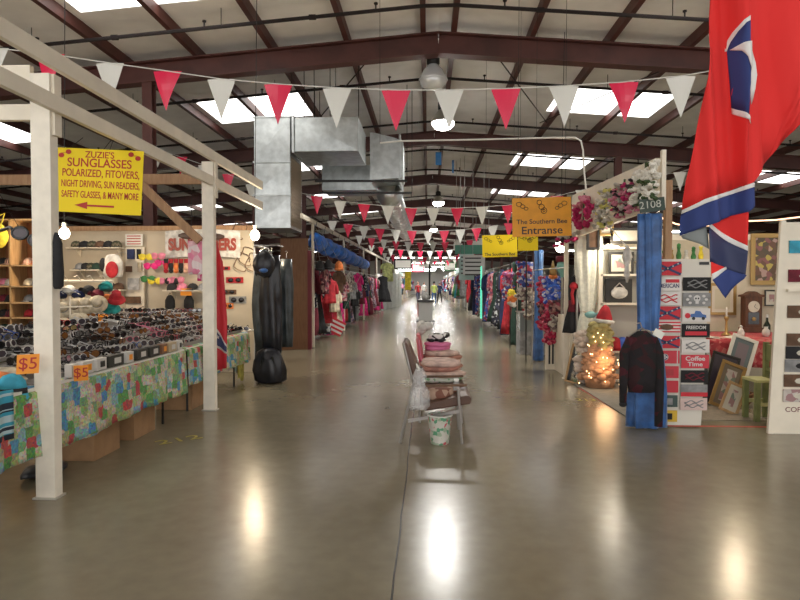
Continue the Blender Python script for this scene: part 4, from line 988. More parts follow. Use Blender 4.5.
# header board with garlands
HX = 2.28
Yn, Yf = yx(657, HX), yx(573, HX)
zt0, zb0 = at(657, 158, Yn).z, at(657, 207, Yn).z; zt1, zb1 = at(582, 190, yx(582, HX)).z, at(578, 237, yx(578, HX)).z
HB = tag(MB().prism([(Yn, zb0), (Yn, zt0), (Yf, zt1), (Yf, zb1)], .05, (HX, 0, 0), Y3, Z3).build('header_board', WHITEP), 'long white header board carrying flower garlands over the gift stall', 'board')
t = thing('stall_post', 'bare timber post behind the blue curtain at the stall corner', 'post', (at(667.5, 240, 6.62).x, 6.62, 0)); MB().bb(-.035, .035, -.035, .035, 0, zb0 + .35).build('shaft', BRACEW, t); MB().bb(-.05, .05, -.05, .05, 0, .01).build('foot_plate', BLACKM, t)
q = at(662, 185, Yn - .05); MB_ = tag(MB().bb(q.x - .02, q.x + .02, Yn - .1, Yn - .05, zb0 - .02, zt0 + .06).build('corner_post', WHITEP), 'thin white corner post at the near end of the header board', 'post')
FLC = {'white': mat('petal_white', (.85, .82, .74), .8), 'pinkw': mat('petal_pink', (.62, .22, .30), .8), 'magenta': mat('petal_magenta', (.45, .02, .12), .8), 'yellow': mat('petal_yellow', (.7, .65, .2), .8), 'leaf': mat('leaf_green', (.05, .09, .03), .7), 'dark': mat('ribbon_dark', (.03, .015, .02), .6), 'grey': mat('petal_grey', (.45, .42, .36), .8)}
def blossom(m, c, r, mi):
    for k in range(5):
        a = 2 * PI * k / 5 + random.random(); e = Euler((random.uniform(-.6, .6), random.uniform(-.6, .6), a)).to_matrix()
        m.ell(Vector(c) + e @ Vector((r * .5, 0, 0)), (r * .55, r * .5, r * .45), 6, 4, mi, rot=e)
    m.ell(c, (r * .25,) * 3, 6, 4, mi)
def garland(label, px0, px1, py0, py1, cols, n, r=.045, X=HX - .09, name='flower_garland', shape=None, anchor=(.06, 0, 0)):
    xc = (px0 + px1) / 2; Yc = yx(xc, X); q = at(xc, py1, Yc); top = at(xc, py0, Yc).z
    t = thing(name, label, 'garland', (X, Yc, q.z)); ya, yb = yx(px1, X), yx(px0, X)
    groups = {}
    for i in range(n):
        v = random.random(); u = random.random()
        if shape: u, v = shape(i, n)
        y = ya + (yb - ya) * u; z = q.z + .04 + (top - q.z - .08) * v
        groups.setdefault(cols[int((v if len(cols) < 4 else random.random()) * .999 * len(cols)) if random.random() < .75 else random.randrange(len(cols))], []).append((X + random.uniform(-.05, .05), y, z))
    for cn, L in groups.items():
        m = MB()
        for p in L: blossom(m, p, r * random.uniform(.8, 1.3), 0)
        m.build({'leaf': 'leaves', 'dark': 'dark_blossoms'}.get(cn, cn.replace('pinkw', 'pink') + '_blossoms'), FLC[cn], t, world=True, smooth=True)
    MB().tube([(X, Yc, q.z + .05), (X + .02, Yc + .02, top)], .012, 5).build('stem', FLC['leaf'], t, world=True)
    for f_ in (.25, .75): MB().tube([(X, Yc, q.z + (top - q.z) * f_), (HX - .02, Yc, q.z + (top - q.z) * f_)], .006, 4).build('hook', CHROME, t, world=True)
    return t
garland('white silk flower garland at the near end of the header board', 632, 655, 162, 206, ['white', 'white', 'white', 'white', 'leaf'], 95, .036)
garland('pink and black flower garland in the middle of the header board', 612, 633, 179, 220, ['pinkw', 'pinkw', 'magenta', 'dark', 'grey'], 90, .036)
garland('cream and yellow-tipped flower garland beside the pink one', 597, 611, 188, 230, ['grey', 'grey', 'white', 'yellow'], 80, .036)
def ringsh(i, n): a = 2 * PI * i / n; return (.5 + .42 * math.cos(a), .5 + .42 * math.sin(a))
garland('deep magenta oval wreath at the far end of the header board', 575, 590, 193, 232, ['magenta', 'magenta', 'pinkw'], 34, .055, shape=ringsh, name='flower_wreath')
garland('dark red tinsel swag under the far end of the header board', 556, 576, 232, 246, ['magenta', 'dark', 'grey'], 26, .05, name='tinsel_swag')
# green number sign
q = at(652, 205, Yn - .12); t = thing('number_sign', 'small dark green sign with pale figures at the corner of the header board', 'sign', (q.x, q.y, q.z - .08))
sa = Vector((.86, -.5, .0)).normalized(); sa = Vector((1, -.35, .09)).normalized(); sy = Vector((-.09, 0, 1)).normalized()
MB().prism([(-.115, -.065), (.115, -.065), (.115, .065), (-.115, .065)], .008, q, sa, sy).build('plate', mat('dark_green_enamel', (.01, .035, .02), .35), t, world=True)
text('2108', .10, q + Vector((-.02, -.008, 0)), sa, sy, mat('pale_ink', (.5, .52, .45), .5), t)

# blue curtain column
def drape(label, cx, Y, z0, z1, w0, wt, wb, ztie, mt, name='curtain', depth=.5, nf=7, tie=BEI):
    t = thing(name, label, 'curtain', (cx, Y, z0)); ph = random.random() * 6
    def rad(z):
        if z > ztie: k = (z - ztie) / (z1 - ztie); return wt + (w0 - wt) * min(1, k * 1.6) ** .7
        k = (ztie - z) / (ztie - z0); return wt + (wb - wt) * min(1, k * 1.5) ** .7
    n = 26; prof = [(rad(z0 + (z1 - z0) * i / n), (z1 - z0) * i / n) for i in range(n + 1)]
    MB().lathe(prof, 44, sy=depth, fn=lambda a, z: 1 + .26 * math.sin(nf * a + ph + z * 1.5) + .13 * math.sin(13 * a + z * 2)).build('cloth', mt, t, smooth=True)
    if tie: MB().tube([(math.cos(a) * wt * 1.1, math.sin(a) * wt * depth * 1.15, ztie - z0 + .01 * math.sin(2 * a)) for a in [2 * PI * k / 16 for k in range(16)]], .012, 6, closed=True).build('tie_band', tie, t)
    return t
q = fl(645, 428); BX, BY = q.x, q.y
drape('blue curtain gathered around the stall corner with the black jacket', BX + .02, BY, .012, at(645, 214, BY).z, .108, .085, .160, at(650, 331, BY).z, BLUEC, nf=6)
MB_ = tag(MB().tube([(BX, BY, 0), (BX, BY, 2.3)], .025, 8).tube([(BX, BY, 2.28), (HX, Yn + .1, 2.28)], .02, 6).build('curtain_pole', CHROME), 'metal pole hidden inside the blue corner curtain', 'pole')
JK = palette_mat('black_red_knit', [(.012, .01, .012), (.012, .01, .012), (.06, .008, .014), (.015, .012, .014), (.012, .012, .012), (.03, .008, .01)], 13, .95, metric='EUCLIDEAN', rand=1)
q = at(642, 328, BY - .28)
t = thing('jacket', 'black knit jacket with dark red pattern hung on the blue curtain', 'clothing', (q.x, BY - .28, q.z))
zz_ = at(643, 392, BY - .28).z - q.z
MB().lathe([(.13, zz_), (.15, zz_ * .8), (.155, zz_ * .5), (.15, zz_ * .25), (.12, -.09), (.05, -.03)], 26, sy=.45, fn=lambda a, z: 1 + .05 * math.sin(7 * a + z * 6)).build('body_cloth', JK, t, smooth=True)
MB().tube([(-.11, 0, -.1), (-.17, 0, -.25), (-.185, -.02, -.5), (-.19, -.03, -.74)], [.045, .05, .042, .036], 10).build('sleeve', JK, t, smooth=True)
MB().tube([(.11, 0, -.1), (.165, 0, -.25), (.17, -.02, -.55), (.16, -.03, -.98)], [.045, .05, .046, .04], 10).build('sleeve', JK, t, smooth=True)
MB().ell((-.19, -.03, -.76), (.04, .035, .03), 10, 6).build('cuff', BLK, t, smooth=True)
MB().tube([(-.13, 0, -.08), (0, 0, 0), (.13, 0, -.08)], .007, 5).build('hanger', CHROME, t); MB().tube([(0, 0, 0), (0, .05, .05), (0, .2, .03)], .006, 5).build('hook', CHROME, t)
MB().box((.13, -.09, -.05), (.1, .004, .07), rot=Matrix.Rotation(.5, 3, 'Y')).build('price_tag', WHITEV, t)

# licence plate rack
RY = 6.42
r0, r1 = at(652, 300, RY), at(711, 300, RY); rt = at(683, 259, RY).z; rl = at(652, 425, RY).z
rack = thing('plate_rack', 'tall white display board holding rows of novelty plates', 'display board', ((r0.x + r1.x) / 2, RY + .1, 0))
lean = .06
rr = Matrix.Rotation(0, 3, 'Y')
MB().prism([(r0.x, .02), (r1.x - .08, .02), (r1.x, rt), (r0.x + .02, rt)], .03, (0, RY + .03, 0)).build('board', mat('rack_white', (.68, .64, .56), .6), rack, world=True)
for x in (r0.x + .06, r1.x - .14): MB().bar((x, RY + .04, rt - .2), (x, RY + .42, 0.01), .03, .03).build('strut', BRACEW, rack, world=True)
MB().bb(r1.x - .12, r1.x - .02, RY + .006, RY + .012, rt - .06, rt - .03).build('clip', BLACKM, rack, world=True)
def plate(label, px, py, w_, h, base, band=None, txt=None, ink=None, draw=None, Y=None, tx=(0, 0), th=.05, fit=None):
    Y = Y or RY - .004; q = at(px, py, Y); t = thing('novelty_plate', label, 'plate', (q.x, Y, q.z - h / 2))
    MB().bb(-w_ / 2, w_ / 2, -.004, .004, 0, h).build('plate_sheet', base, t, bevel=.0)
    if draw: draw(t, w_, h)
    if txt: text(txt, th, q + Vector((tx[0], -.006, tx[1])), X3, Z3, ink, t, fit=fit, bold=th * .02)
    return t
def saltire(t, w_, h, a=FW, b=FB):
    for s in (-1, 1):
        MB().prism([(-w_ / 2, -s * h / 2 * .8), (w_ / 2, s * h / 2), (w_ / 2, s * h / 2 * .72), (-w_ / 2, -s * h / 2)][::1], .002, (0, -.006, h / 2)).build('saltire_border', a, t)
        MB().bar((-w_ * .46, -.0085, h / 2 - s * h * .42), (w_ * .46, -.0085, h / 2 + s * h * .42), .002, h * .17).build('saltire', b, t)
    for k in (-2, -1, 0, 1, 2): MB().prism([(math.cos(PI / 2 + i * PI / 5) * (.011 if i % 2 == 0 else .005), math.sin(PI / 2 + i * PI / 5) * (.011 if i % 2 == 0 else .005)) for i in range(10)], .001, (k * w_ * .18, -.0105, h / 2 + k * h * .17)).build('star', a, t)
def stripes(t, w_, h):
    for k in range(4): MB().bb(-w_ / 2, w_ / 2, -.006, -.004, h * (.06 + k * .25), h * (.18 + k * .25)).build('stripe', FR, t)
    MB().ell((0, -.006, h / 2), (w_ * .25, .003, h * .25), 12, 5).build('eagle', BRN, t)
def skull(t, w_, h):
    MB().ell((0, -.006, h * .58), (.035, .004, .035), 12, 6).build('skull', FW, t); MB().bb(-.016, .016, -.010, -.006, h * .18, h * .42).build('jaw', FW, t)
    for s in (-1, 1):
        MB().ell((s * .013, -.0105, h * .58), (.009, .002, .010), 8, 4).build('eye_socket', BLACKM, t)
        for k in range(3): MB().ell((s * (.07 + .025 * (k % 2)), -.005, h * (.25 + .25 * k)), (.018, .002, .014), 8, 4).build('scroll', FW, t)
def truck(t, w_, h):
    MB().prism([(-.07, -.02), (.09, -.03), (.09, 0), (.05, .01), (.03, .04), (-.02, .045), (-.03, .015), (-.07, .01)], .003, (.01, -.006, h * .5)).build('truck_drawing', mat('truck_blue', (.04, .12, .35), .4), t)
    for x in (-.03, .07): MB().ell((x, -.009, h * .25), (.018, .002, .018), 10, 4).build('wheel', BLACKM, t)
    MB().ell((-.09, -.006, h * .45), (.03, .003, .03), 10, 4).build('red_blot', FR, t)
def tnstar(t, w_, h):
    MB().ell((-.01, -.006, h / 2), (.035, .003, .035), 14, 5).build('roundel', FW, t); MB().ell((-.01, -.009, h / 2), (.029, .002, .029), 14, 5).build('roundel_centre', FB, t)
    for k in range(3): MB().prism([(math.cos(2.09 * k + i * 1.2566 + 1.57 * 1) * (.012 if 1 else 0), math.sin(2.09 * k + i * 1.2566 + 1.57) * .012) for i in range(5)], .001, (-.01 + math.cos(2.09 * k) * .014, -.0115, h / 2 + math.sin(2.09 * k) * .014)).build('star', FW, t)
    MB().bb(w_ * .4, w_ * .43, -.006, -.004, 0, h).build('edge_stripe', FW, t)
def swirl(t, w_, h, m=None):
    for k in range(3): MB().tube([(-w_ * .35 + i * w_ * .07, -.006, h * (.3 + .2 * k) + .012 * math.sin(i * 1.1 + k * 2)) for i in range(11)], .006, 5).build('swirl', m or GRY, t)
def patch(col):
    def f(t, w_, h): MB().bb(-w_ * .3, w_ * .3, -.006, -.004, h * .2, h * .75).build('patch', col, t)
    return f
PW = mat('plate_white', (.66, .62, .58), .4); PB = mat('plate_black', (.008, .008, .009), .75); PRD = mat('plate_red', (.55, .02, .04), .4)
PW_, PH = .285, .140
c1, c2 = 667.5, 697
plate('red starred-saltire plate at the top of the inner column', c1, 268.5, .29, .145, FR, draw=saltire)
plate('white plate lettered AMERICAN below the top saltire plate', c1, 284, .29, .14, PW, txt='AMERICAN', ink=FB, th=.06, tx=(0, -.02), fit=.24, draw=lambda t, w_, h: MB().bb(-.02, .12, -.006, -.004, h * .6, h * .85).build('red_mark', FR, t))
plate('red and white zigzag plate, third in the inner column', c1 - .3, 298.5, .29, .14, PW, draw=lambda t, w_, h: swirl(t, w_, h, FR))
plate('red saltire plate, fourth in the inner column', c1 - .8, 313, .285, .14, FR, draw=saltire)
plate('striped eagle plate, fifth in the inner column', c1 - 1, 327, .285, .13, PW, draw=stripes)
plate('navy saltire plate, sixth in the inner column', c1 - 1.2, 342, .28, .13, FR, draw=lambda t, w_, h: saltire(t, w_, h * .95))
plate('red plate with round starred emblem, seventh in the inner column', c1 - 1.6, 357, .28, .135, PRD, draw=tnstar)
plate('plain red plate, eighth in the inner column', c1 - 2, 372, .27, .125, PRD, draw=patch(mat('soft_red', (.42, .02, .03), .4)))
plate('second plain red plate, ninth in the inner column', c1 - 2.3, 386.5, .27, .125, PRD)
plate('dark green plate near the foot of the inner column', c1 - 2.6, 401, .26, .125, mat('plate_green', (.03, .06, .05), .4), draw=patch(GRY))
plate('yellow and black plate at the foot of the inner column', c1 - 3, 416, .26, .12, mat('plate_yellow', (.6, .38, .03), .4), draw=patch(PB))
plate('black plate with grey script, top of the outer column', c2 - 0, 284, PW_, PH, PB, draw=swirl)
plate('black and white skull plate in the outer column', c2 - .2, 299.5, PW_, PH, GRY, draw=skull)
plate('white plate with a blue truck in the outer column', c2 - .8, 315, PW_, PH, PW, draw=truck)
plate('black plate lettered FREEDOM in the outer column', c2 - 1.2, 330.5, PW_, PH, PB, txt='FREEDOM', ink=FW, th=.05, tx=(0, .03), fit=.2, draw=lambda t, w_, h: MB().bb(-.11, .11, -.006, -.004, .02, .06).build('red_print', FR, t))
plate('plain pale plate with faint print in the outer column', c2 - 1.6, 346, PW_, PH, PW, draw=swirl)
plate('red plate with white script in the outer column', c2 - 2, 361.5, PW_, PH, PRD, txt='Coffee\nTime', ink=FW, th=.062, fit=.2)
plate('black plate with red and grey car in the outer column', c2 - 2.6, 376.5, PW_ - .01, PH - .01, PB, draw=lambda t, w_, h: swirl(t, w_, h, MAR))
plate('grey plate with red lower band in the outer column', c2 - 3, 390.5, PW_ - .01, PH - .015, GRY, draw=lambda t, w_, h: MB().bb(-w_ / 2, w_ / 2, -.006, -.004, 0, h * .35).build('red_band', FR, t))
plate('pale pink plate with small print, lowest in the outer column', c2 - 3.4, 404, PW_ - .01, PH - .01, mat('plate_pink', (.62, .46, .42), .5), draw=swirl)

# stall floor: mat and red tape
t = MB().bb(2.62, 3.75, 6.75, 9.4, .0, .012).build('floor_mat', mat('tan_carpet', (.24, .20, .15), .95, var=.1, vscale=20, bump=.4, bscale=120)); tag(t, 'tan carpet mat on the floor of the picture stall', 'mat')
q0, q1 = fl(562, 383), fl(604, 408)
t = MB().prism([(2.25, 6.9), (2.6, 6.9), (2.62, 9.3), (2.2, 9.3)], .012, (0, 0, .008), X3, Y3).build('floor_mat', mat('grey_mat', (.20, .19, .16), .9, var=.1)); tag(t, 'grey mat under the lit tinsel tree at the stall edge', 'mat')
a, b = fl(668, 426), fl(800, 434)
tag(MB().bb(a.x, 4.6, a.y - .02, a.y + .025, 0, .003).build('floor_tape', mat('red_tape', (.42, .05, .03), .6)), 'red tape line across the floor in front of the picture stall', 'tape')
a, b = fl(580, 388), fl(625, 415)
tag(MB().bar((a.x, a.y, .002), (b.x, b.y, .002), .045, .003).build('floor_tape', mat('red_tape', (.42, .05, .03), .6)), 'short red tape strip at the floor edge by the tinsel tree', 'tape')
YP = mat('worn_yellow_paint', (.36, .29, .04), .6, var=.3, vscale=30)
q = fl(179, 440); t = thing('floor_number', 'faded yellow painted number 212 on the floor before the sunglasses stall', 'floor marking', (q.x, q.y, 0.001))
text('212', .23, (q.x, q.y, .0025), (.75, .66, 0), (-.66, .75, 0), YP, t, fit=.42)
q = fl(586, 400); t = thing('floor_number', 'faded yellow painted mark on the floor by the tinsel tree', 'floor marking', (q.x, q.y, 0.001))
text('213', .2, (q.x, q.y, .0025), (1, .0, 0), (0, 1, 0), YP, t, fit=.25)

# stall walls
PINKW = mat('stall_wall_paint', (.62, .55, .42), .75, var=.04)
struct(MB().bb(2.9, 7.6, 9.62, 9.68, 0, at(740, 240, 9.65).z + .02), 'wall_stall_back', PINKW)
struct(MB().bb(7.5, 7.56, 6.2, 9.62, 0, 2.2), 'wall_stall_side', PINKW)
struct(MB().bb(2.9, 7.6, 9.58, 9.62, at(740, 240, 9.6).z, at(740, 236, 9.6).z + .03), 'trim_3', WHITEP)
# white cabinet with framed pictures
ca, cb = at(601, 247, 9.2), at(643, 330, 9.2)
cab = thing('white_bookcase', 'white open bookcase behind the tinsel tree holding framed pictures', 'bookcase', ((ca.x + cb.x) / 2, 9.35, 0))
for x in (ca.x, cb.x + .2): MB().bb(x - .03, x + .03, 9.2, 9.55, 0, ca.z).build('side_panel', WHITEP, cab, world=True)
MB().bb(ca.x, cb.x + .2, 9.53, 9.55, 0, ca.z).build('back_board', mat('cab_back', (.5, .5, .46), .7), cab, world=True)
for z in (ca.z, at(620, 274, 9.2).z, at(620, 303, 9.2).z, .5, .06): MB().bb(ca.x, cb.x + .2, 9.2, 9.53, z - .03, z).build('shelf_board', WHITEP, cab, world=True)
def frame(label, c, w_, h, fm, pic, mtl=None, d=.02, rot=None, bw=.04, name='framed_picture', loc=None):
    t = thing(name, label, 'picture', c)
    if rot: t.rotation_euler = rot
    for (a, b, c2, d2) in ((-w_ / 2, w_ / 2, 0, bw), (-w_ / 2, w_ / 2, h - bw, h), (-w_ / 2, -w_ / 2 + bw, bw, h - bw), (w_ / 2 - bw, w_ / 2, bw, h - bw)): 
        MB().bb(a, b, -d, 0, c2, d2).build('frame_rail', fm, t, bevel=.004)
    psh = MB().bb(-w_ / 2 + bw * .5, w_ / 2 - bw * .5, -.006, -.001, bw * .5, h - bw * .5).build('picture_sheet', pic, t)
    if mtl: MB().bb(-w_ / 2 + bw + .05, w_ / 2 - bw - .05, -.008, -.006, bw + .05, h - bw - .05).build('inner_picture', mtl, psh)
    return t
GOLD = mat('gold_frame', (.36, .23, .08), .4, metal=.5); BKF = mat('black_frame', (.02, .018, .015), .4)
FLO = palette_mat('floral_painting', [(.16, .08, .05), (.12, .07, .04), (.25, .10, .10), (.45, .30, .26), (.5, .40, .10), (.10, .08, .05), (.14, .09, .05), (.12, .08, .05)], 14, .5, metric='EUCLIDEAN', rand=1)
DOC = mat('mat_board', (.62, .58, .48), .7); PIC = palette_mat('small_painting', [(.5, .45, .4), (.35, .2, .2), (.55, .5, .45), (.2, .25, .2)], 18, .6, metric='EUCLIDEAN', rand=1)
def pf(px, py, Y): v = at(px, py, Y); return (v.x, Y, v.z)
frame('white-matted framed print on the top shelf of the white bookcase', (at(624, 272, 9.2).x, 9.35, at(620, 274, 9.2).z + .001), .38, .34, BKF, DOC, PIC)
t = thing('jewel_box', 'dark framed box with a white lace handbag on the middle shelf', 'shadow box', (at(622, 300, 9.2).x, 9.35, at(620, 303, 9.2).z + .001))
MB().bb(-.2, .2, 0, .03, 0, .36).build('box_back', BKF, t); MB().ell((0, -.02, .15), (.13, .04, .09), 14, 8).build('lace_bag', WHT, t, smooth=True); MB().tube([(-.08, -.02, .22), (0, -.02, .3), (.08, -.02, .22)], .01, 6).build('handle', WHT, t)
for i, (px, mt, lab) in enumerate(((609, GRN, 'green'), (626, mat('plastic_blue', (.03, .1, .5), .4), 'blue'), (618, REDF, 'red'))):
    q = at(px, 312, 9.2); t = thing('balloon_hat', lab + ' round paper hat on the lower shelf of the white bookcase', 'party hat', (q.x, 9.35, .501)); MB().lathe([(.12, 0), (.13, .05), (.10, .16), (.03, .2)], 14).build('crown', mt, t, smooth=True); MB().lathe([(.15, 0), (.15, .012)], 16).build('brim', mt, t)
t = thing('white_lace_hanging', 'white lace ribbon hanging under the header board before the bookcase', 'ribbon', pf(627, 262, 7.4)); MB().lathe([(.01, -.25), (.035, -.15), (.02, -.05), (.055, .06), (.035, .16), (.01, .2)], 14, sy=.4, fn=lambda a, z: 1 + .2 * math.sin(5 * a + z * 20)).build('lace', WHT, t, smooth=True); MB().tube([(0, 0, .18), (-.2, 0, .42), (HX - t.location.x + .0, 0, .52)], .006, 4).build('cord', WHITEV, t)
frame('small gold-framed picture high above the bookcase', pf(606, 236, 9.12), .22, .28, GOLD, DOC, PIC)
frame('wide dark-framed picture above the white bookcase', pf(627, 244, 9.12), .5, .24, BKF, DOC)
frame('dark framed panel hung between garlands and bookcase', pf(593, 250, 9.12), .2, .4, BKF, BRN)
tag(MB().bb(2.3, 3.6, 9.125, 9.15, 2.24, 2.32).bb(3.56, 3.6, 9.125, 9.15, 0, 2.24).build('picture_rail', BRACEW), 'timber picture rail above the bookcase carrying small frames', 'rail')
# lamp over bookcase
t = thing('shelf_lamp', 'small white strip lamp glowing on top of the bookcase', 'lamp', (at(611, 247, 9.2).x, 9.3, ca.z)); MB().lathe([(.16, 0), (.14, .02), (.06, .03)], 14, sy=.7).build('shade', mat('lamp_shade_glow', (1, .93, .8), emit=5), t, smooth=True); MB().lathe([(.05, .03), (.05, .05)], 10).build('cap', WHITEP, t)
point('lamp_light', (at(611, 247, 9.2).x, 9.0, ca.z - .03), 14, (1, .88, .7), .05)
# back wall pictures, clock
frame('large gold-framed flower painting on the stall back wall', pf(766.5, 285, 9.57), .50, .80, GOLD, FLO, None, bw=.07)
frame('small black-framed certificate beside the wooden clock', pf(773, 306, 9.57), .27, .25, BKF, DOC, PIC, bw=.02)
frame('gold-framed pale print hanging partly behind the big flag', pf(722, 315, 9.57), .42, .50, GOLD, DOC, mat('pale_print_sheet', (.55, .52, .38), .7), bw=.045)
WAL = wood('walnut', (.12, .045, .018), (.07, .028, .012), .6)
q = at(751, 329, 9.3); ck = thing('mantel_clock', 'tall wooden clock with round white dial on the red-clothed table', 'clock', (q.x, 9.3, .79))
cs_ = (at(751, 288, 9.3).z - .79)
MB().bb(-.15, .15, -.08, .08, 0, .07).build('plinth', WAL, ck, bevel=.005); MB().bb(-.125, .125, -.07, .07, .07, cs_ * .80).build('case', WAL, ck, bevel=.004)
MB().prism([(-.16, 0), (.16, 0), (.15, .03), (.09, .04), (.04, .075), (0, .085), (-.04, .075), (-.09, .04), (-.15, .03)], .17, (0, 0, cs_ * .80)).build('crest', WAL, ck)
MB().lathe([(.085, 0), (.085, .008)], 24).build('dial', DOC, ck); ck_d = [c_ for c_ in bpy.data.objects if c_.parent == ck and c_.name.startswith('dial')][0]; ck_d.rotation_euler = (PI / 2, 0, 0); ck_d.location = (0, -.071, cs_ * .58)
for a, L in ((.5, .045), (2.2, .065)): MB().bar((0, 0, .011), (math.sin(a) * L, math.cos(a) * L, .011), .004, .003).build('hand', BLACKM, ck_d)
MB().bb(-.08, .08, -.074, -.07, .12, .30).build('door_glass', GLASSD, ck); MB().ell((0, -.08, .2), (.03, .006, .03), 12, 6).build('pendulum', GOLD, ck)
# red-clothed table
RT = table('table under the red patterned cloth in the picture stall', 3.45, 5.2, 8.15, 9.45, .775)
REDP = palette_mat('red_damask', [(.42, .05, .06), (.50, .08, .08), (.34, .03, .04), (.48, .15, .13)], 22, .85, metric='EUCLIDEAN', rand=1)
m = MB()
m.grid(lambda u, v: (3.42 + u * 1.81, 8.12 + v * 1.36, .782), 12, 12)
m.grid(lambda u, v: (3.42 + u * 1.81, 8.11 - .02 * v * (1 + math.sin(u * 30)), .782 - v * (.30 + .14 * u)), 30, 6)
m.grid(lambda u, v: (3.41 - .02 * v * (1 + math.sin(u * 25)), 8.12 + u * 1.3, .782 - v * .3), 30, 6)
tag(m.build('tablecloth', REDP, smooth=True, thick=.003), 'red damask tablecloth on the table in the picture stall', 'tablecloth')
t = thing('paper_roll', 'big sheets of white paper lying on the red tablecloth', 'paper', (3.62, 8.3, .785))
MB().grid(lambda u, v: (-.32 + u * .62, -.12 + v * .25, .01 + .10 * (v) * (1 - u) + .02 * math.sin(u * 4)), 12, 6).build('sheet', WHITEV, t, thick=.004)
MB().grid(lambda u, v: (.1 + u * .6, -.05 + v * .25, .006 + .01 * math.sin(u * 9)), 12, 4).build('sheet', DOC, t, thick=.003)
sm = [(730, 326, 'brass candlestick standing on the red table', 'candlestick'), (741, 330, 'small cream ceramic figure on the red table', 'figurine'), (771, 325, 'dark bottle with silver top on the red table', 'bottle'), (762, 328, 'white small vase beside the clock', 'vase'), (778, 331, 'dark green bowl at the edge of the red table', 'bowl')]
q = at(730, 326, 8.6); t = thing('candlestick', sm[0][2], 'candlestick', (q.x, 8.7, .785)); MB().lathe([(.07, 0), (.06, .02), (.02, .05), (.015, .2), (.03, .24), (.035, .27)], 14).build('stick', GOLD, t, smooth=True); MB().lathe([(.012, .27), (.012, .4)], 8).build('candle', WHT, t)
q = at(741, 330, 8.6); t = thing('figurine', sm[1][2], 'figurine', (q.x, 8.6, .785)); MB().lathe([(.04, 0), (.05, .04), (.03, .09), (.02, .11)], 12).build('gown', WHT, t, smooth=True); MB().ell((0, 0, .13), (.02, .02, .024), 10, 6).build('head', WHT, t, smooth=True)
q = at(771, 325, 8.7); t = thing('bottle', sm[2][2], 'bottle', (q.x, 8.8, .785)); MB().lathe([(.045, 0), (.045, .14), (.016, .2), (.015, .25)], 14).build('glass_body', mat('dark_bottle', (.01, .02, .012), .1), t, smooth=True); MB().lathe([(.018, .25), (.018, .29)], 10).build('cap', CHROME, t)
q = at(762, 328, 8.6); t = thing('vase', sm[3][2], 'vase', (q.x, 8.5, .785)); MB().lathe([(.03, 0), (.05, .04), (.045, .09), (.02, .12), (.028, .14)], 14).build('body', WHT, t, smooth=True)
q = at(778, 331, 8.6); t = thing('bowl', sm[4][2], 'bowl', (q.x, 8.45, .785)); MB().lathe([(.04, 0), (.09, .05), (.1, .09), (.09, .09), (.03, .02)], 16).build('body', mat('dark_glaze', (.03, .05, .04), .2), t, smooth=True)
# frames leaning below
WF = mat('white_frame', (.66, .63, .56), .5)
def leaner(label, foot, w_, h, fm, pic, rx, ry, rz, **k):
    return frame(label, foot, w_, h, fm, pic, rot=(rx, ry, rz), **k)
f1 = fl(733, 405); leaner('tall white-framed picture leaning against the red-clothed table', (f1.x + .02, 7.85, .02), .33, .88, WF, mat('blueprint', (.10, .13, .13), .4), -.25, .36, -.1, bw=.045, mtl=mat('purple_grey', (.17, .13, .14), .5))
f1 = fl(716, 408); leaner('brown-gold framed picture leaning in front of the white frame', (f1.x + .0, 7.35, .02), .30, .58, GOLD, mat('brown_paint', (.2, .16, .11), .5), -.25, .38, -.1, bw=.04, mtl=PIC)
f1 = fl(708, 406); leaner('small orange-brown framed picture lowest in the leaning stack', (f1.x - .0, 7.1, .02), .22, .36, PLY, DOC, -.2, .42, -.1, bw=.03, mtl=PIC)
f1 = fl(724, 410); leaner('dark framed picture with purple print in the leaning stack', (f1.x, 7.55, .02), .34, .66, BKF, mat('dark_print', (.05, .04, .06), .4), -.28, .30, -.1, bw=.03)
# white arched headboard
q = at(707, 372, 7.6); t = thing('arched_frame', 'white arched frame standing behind the plate rack', 'frame', (q.x - .05, 7.9, 0))
MB().tube([(-.22, 0, 0), (-.22, 0, .55), (-.18, 0, .75), (-.06, 0, .9), (.08, 0, .88), (.18, 0, .7), (.22, 0, .5), (.22, 0, 0)], .025, 8).build('arch', WF, t); MB().prism([(-.2, .0), (.2, .0), (.2, .55), (.1, .82), (-.1, .85), (-.2, .6)], .012, (0, .01, 0)).build('panel', mat('grey_green_panel', (.10, .11, .09), .6), t)
# basket
q = fl(742, 408); t = thing('wicker_basket', 'brown wicker basket on the floor below the red-clothed table', 'basket', (q.x, q.y + .15, 0.013)); WK = palette_mat('wicker', [(.18, .08, .03), (.26, .13, .06), (.10, .05, .02)], 40, .8, stretch=(1, 1, 2.5), rand=.2)
MB().lathe([(.15, 0), (.2, .06), (.215, .14), (.2, .14), (.185, .06), (.14, .02)], 20, sy=.75).build('bowl', WK, t); MB().tube([(.21 * math.cos(a), .158 * math.sin(a), .145) for a in [2 * PI * k / 20 for k in range(20)]], .014, 6, closed=True).build('rim_braid', WK, t)
t = thing('folded_cloth', 'crumpled grey cloth heaped in the wicker basket', 'cloth', (q.x, q.y + .15, .06)); MB().ell((0, 0, .1), (.15, .11, .10), 14, 8, noise=.1).build('heap', GRY, t, smooth=True)
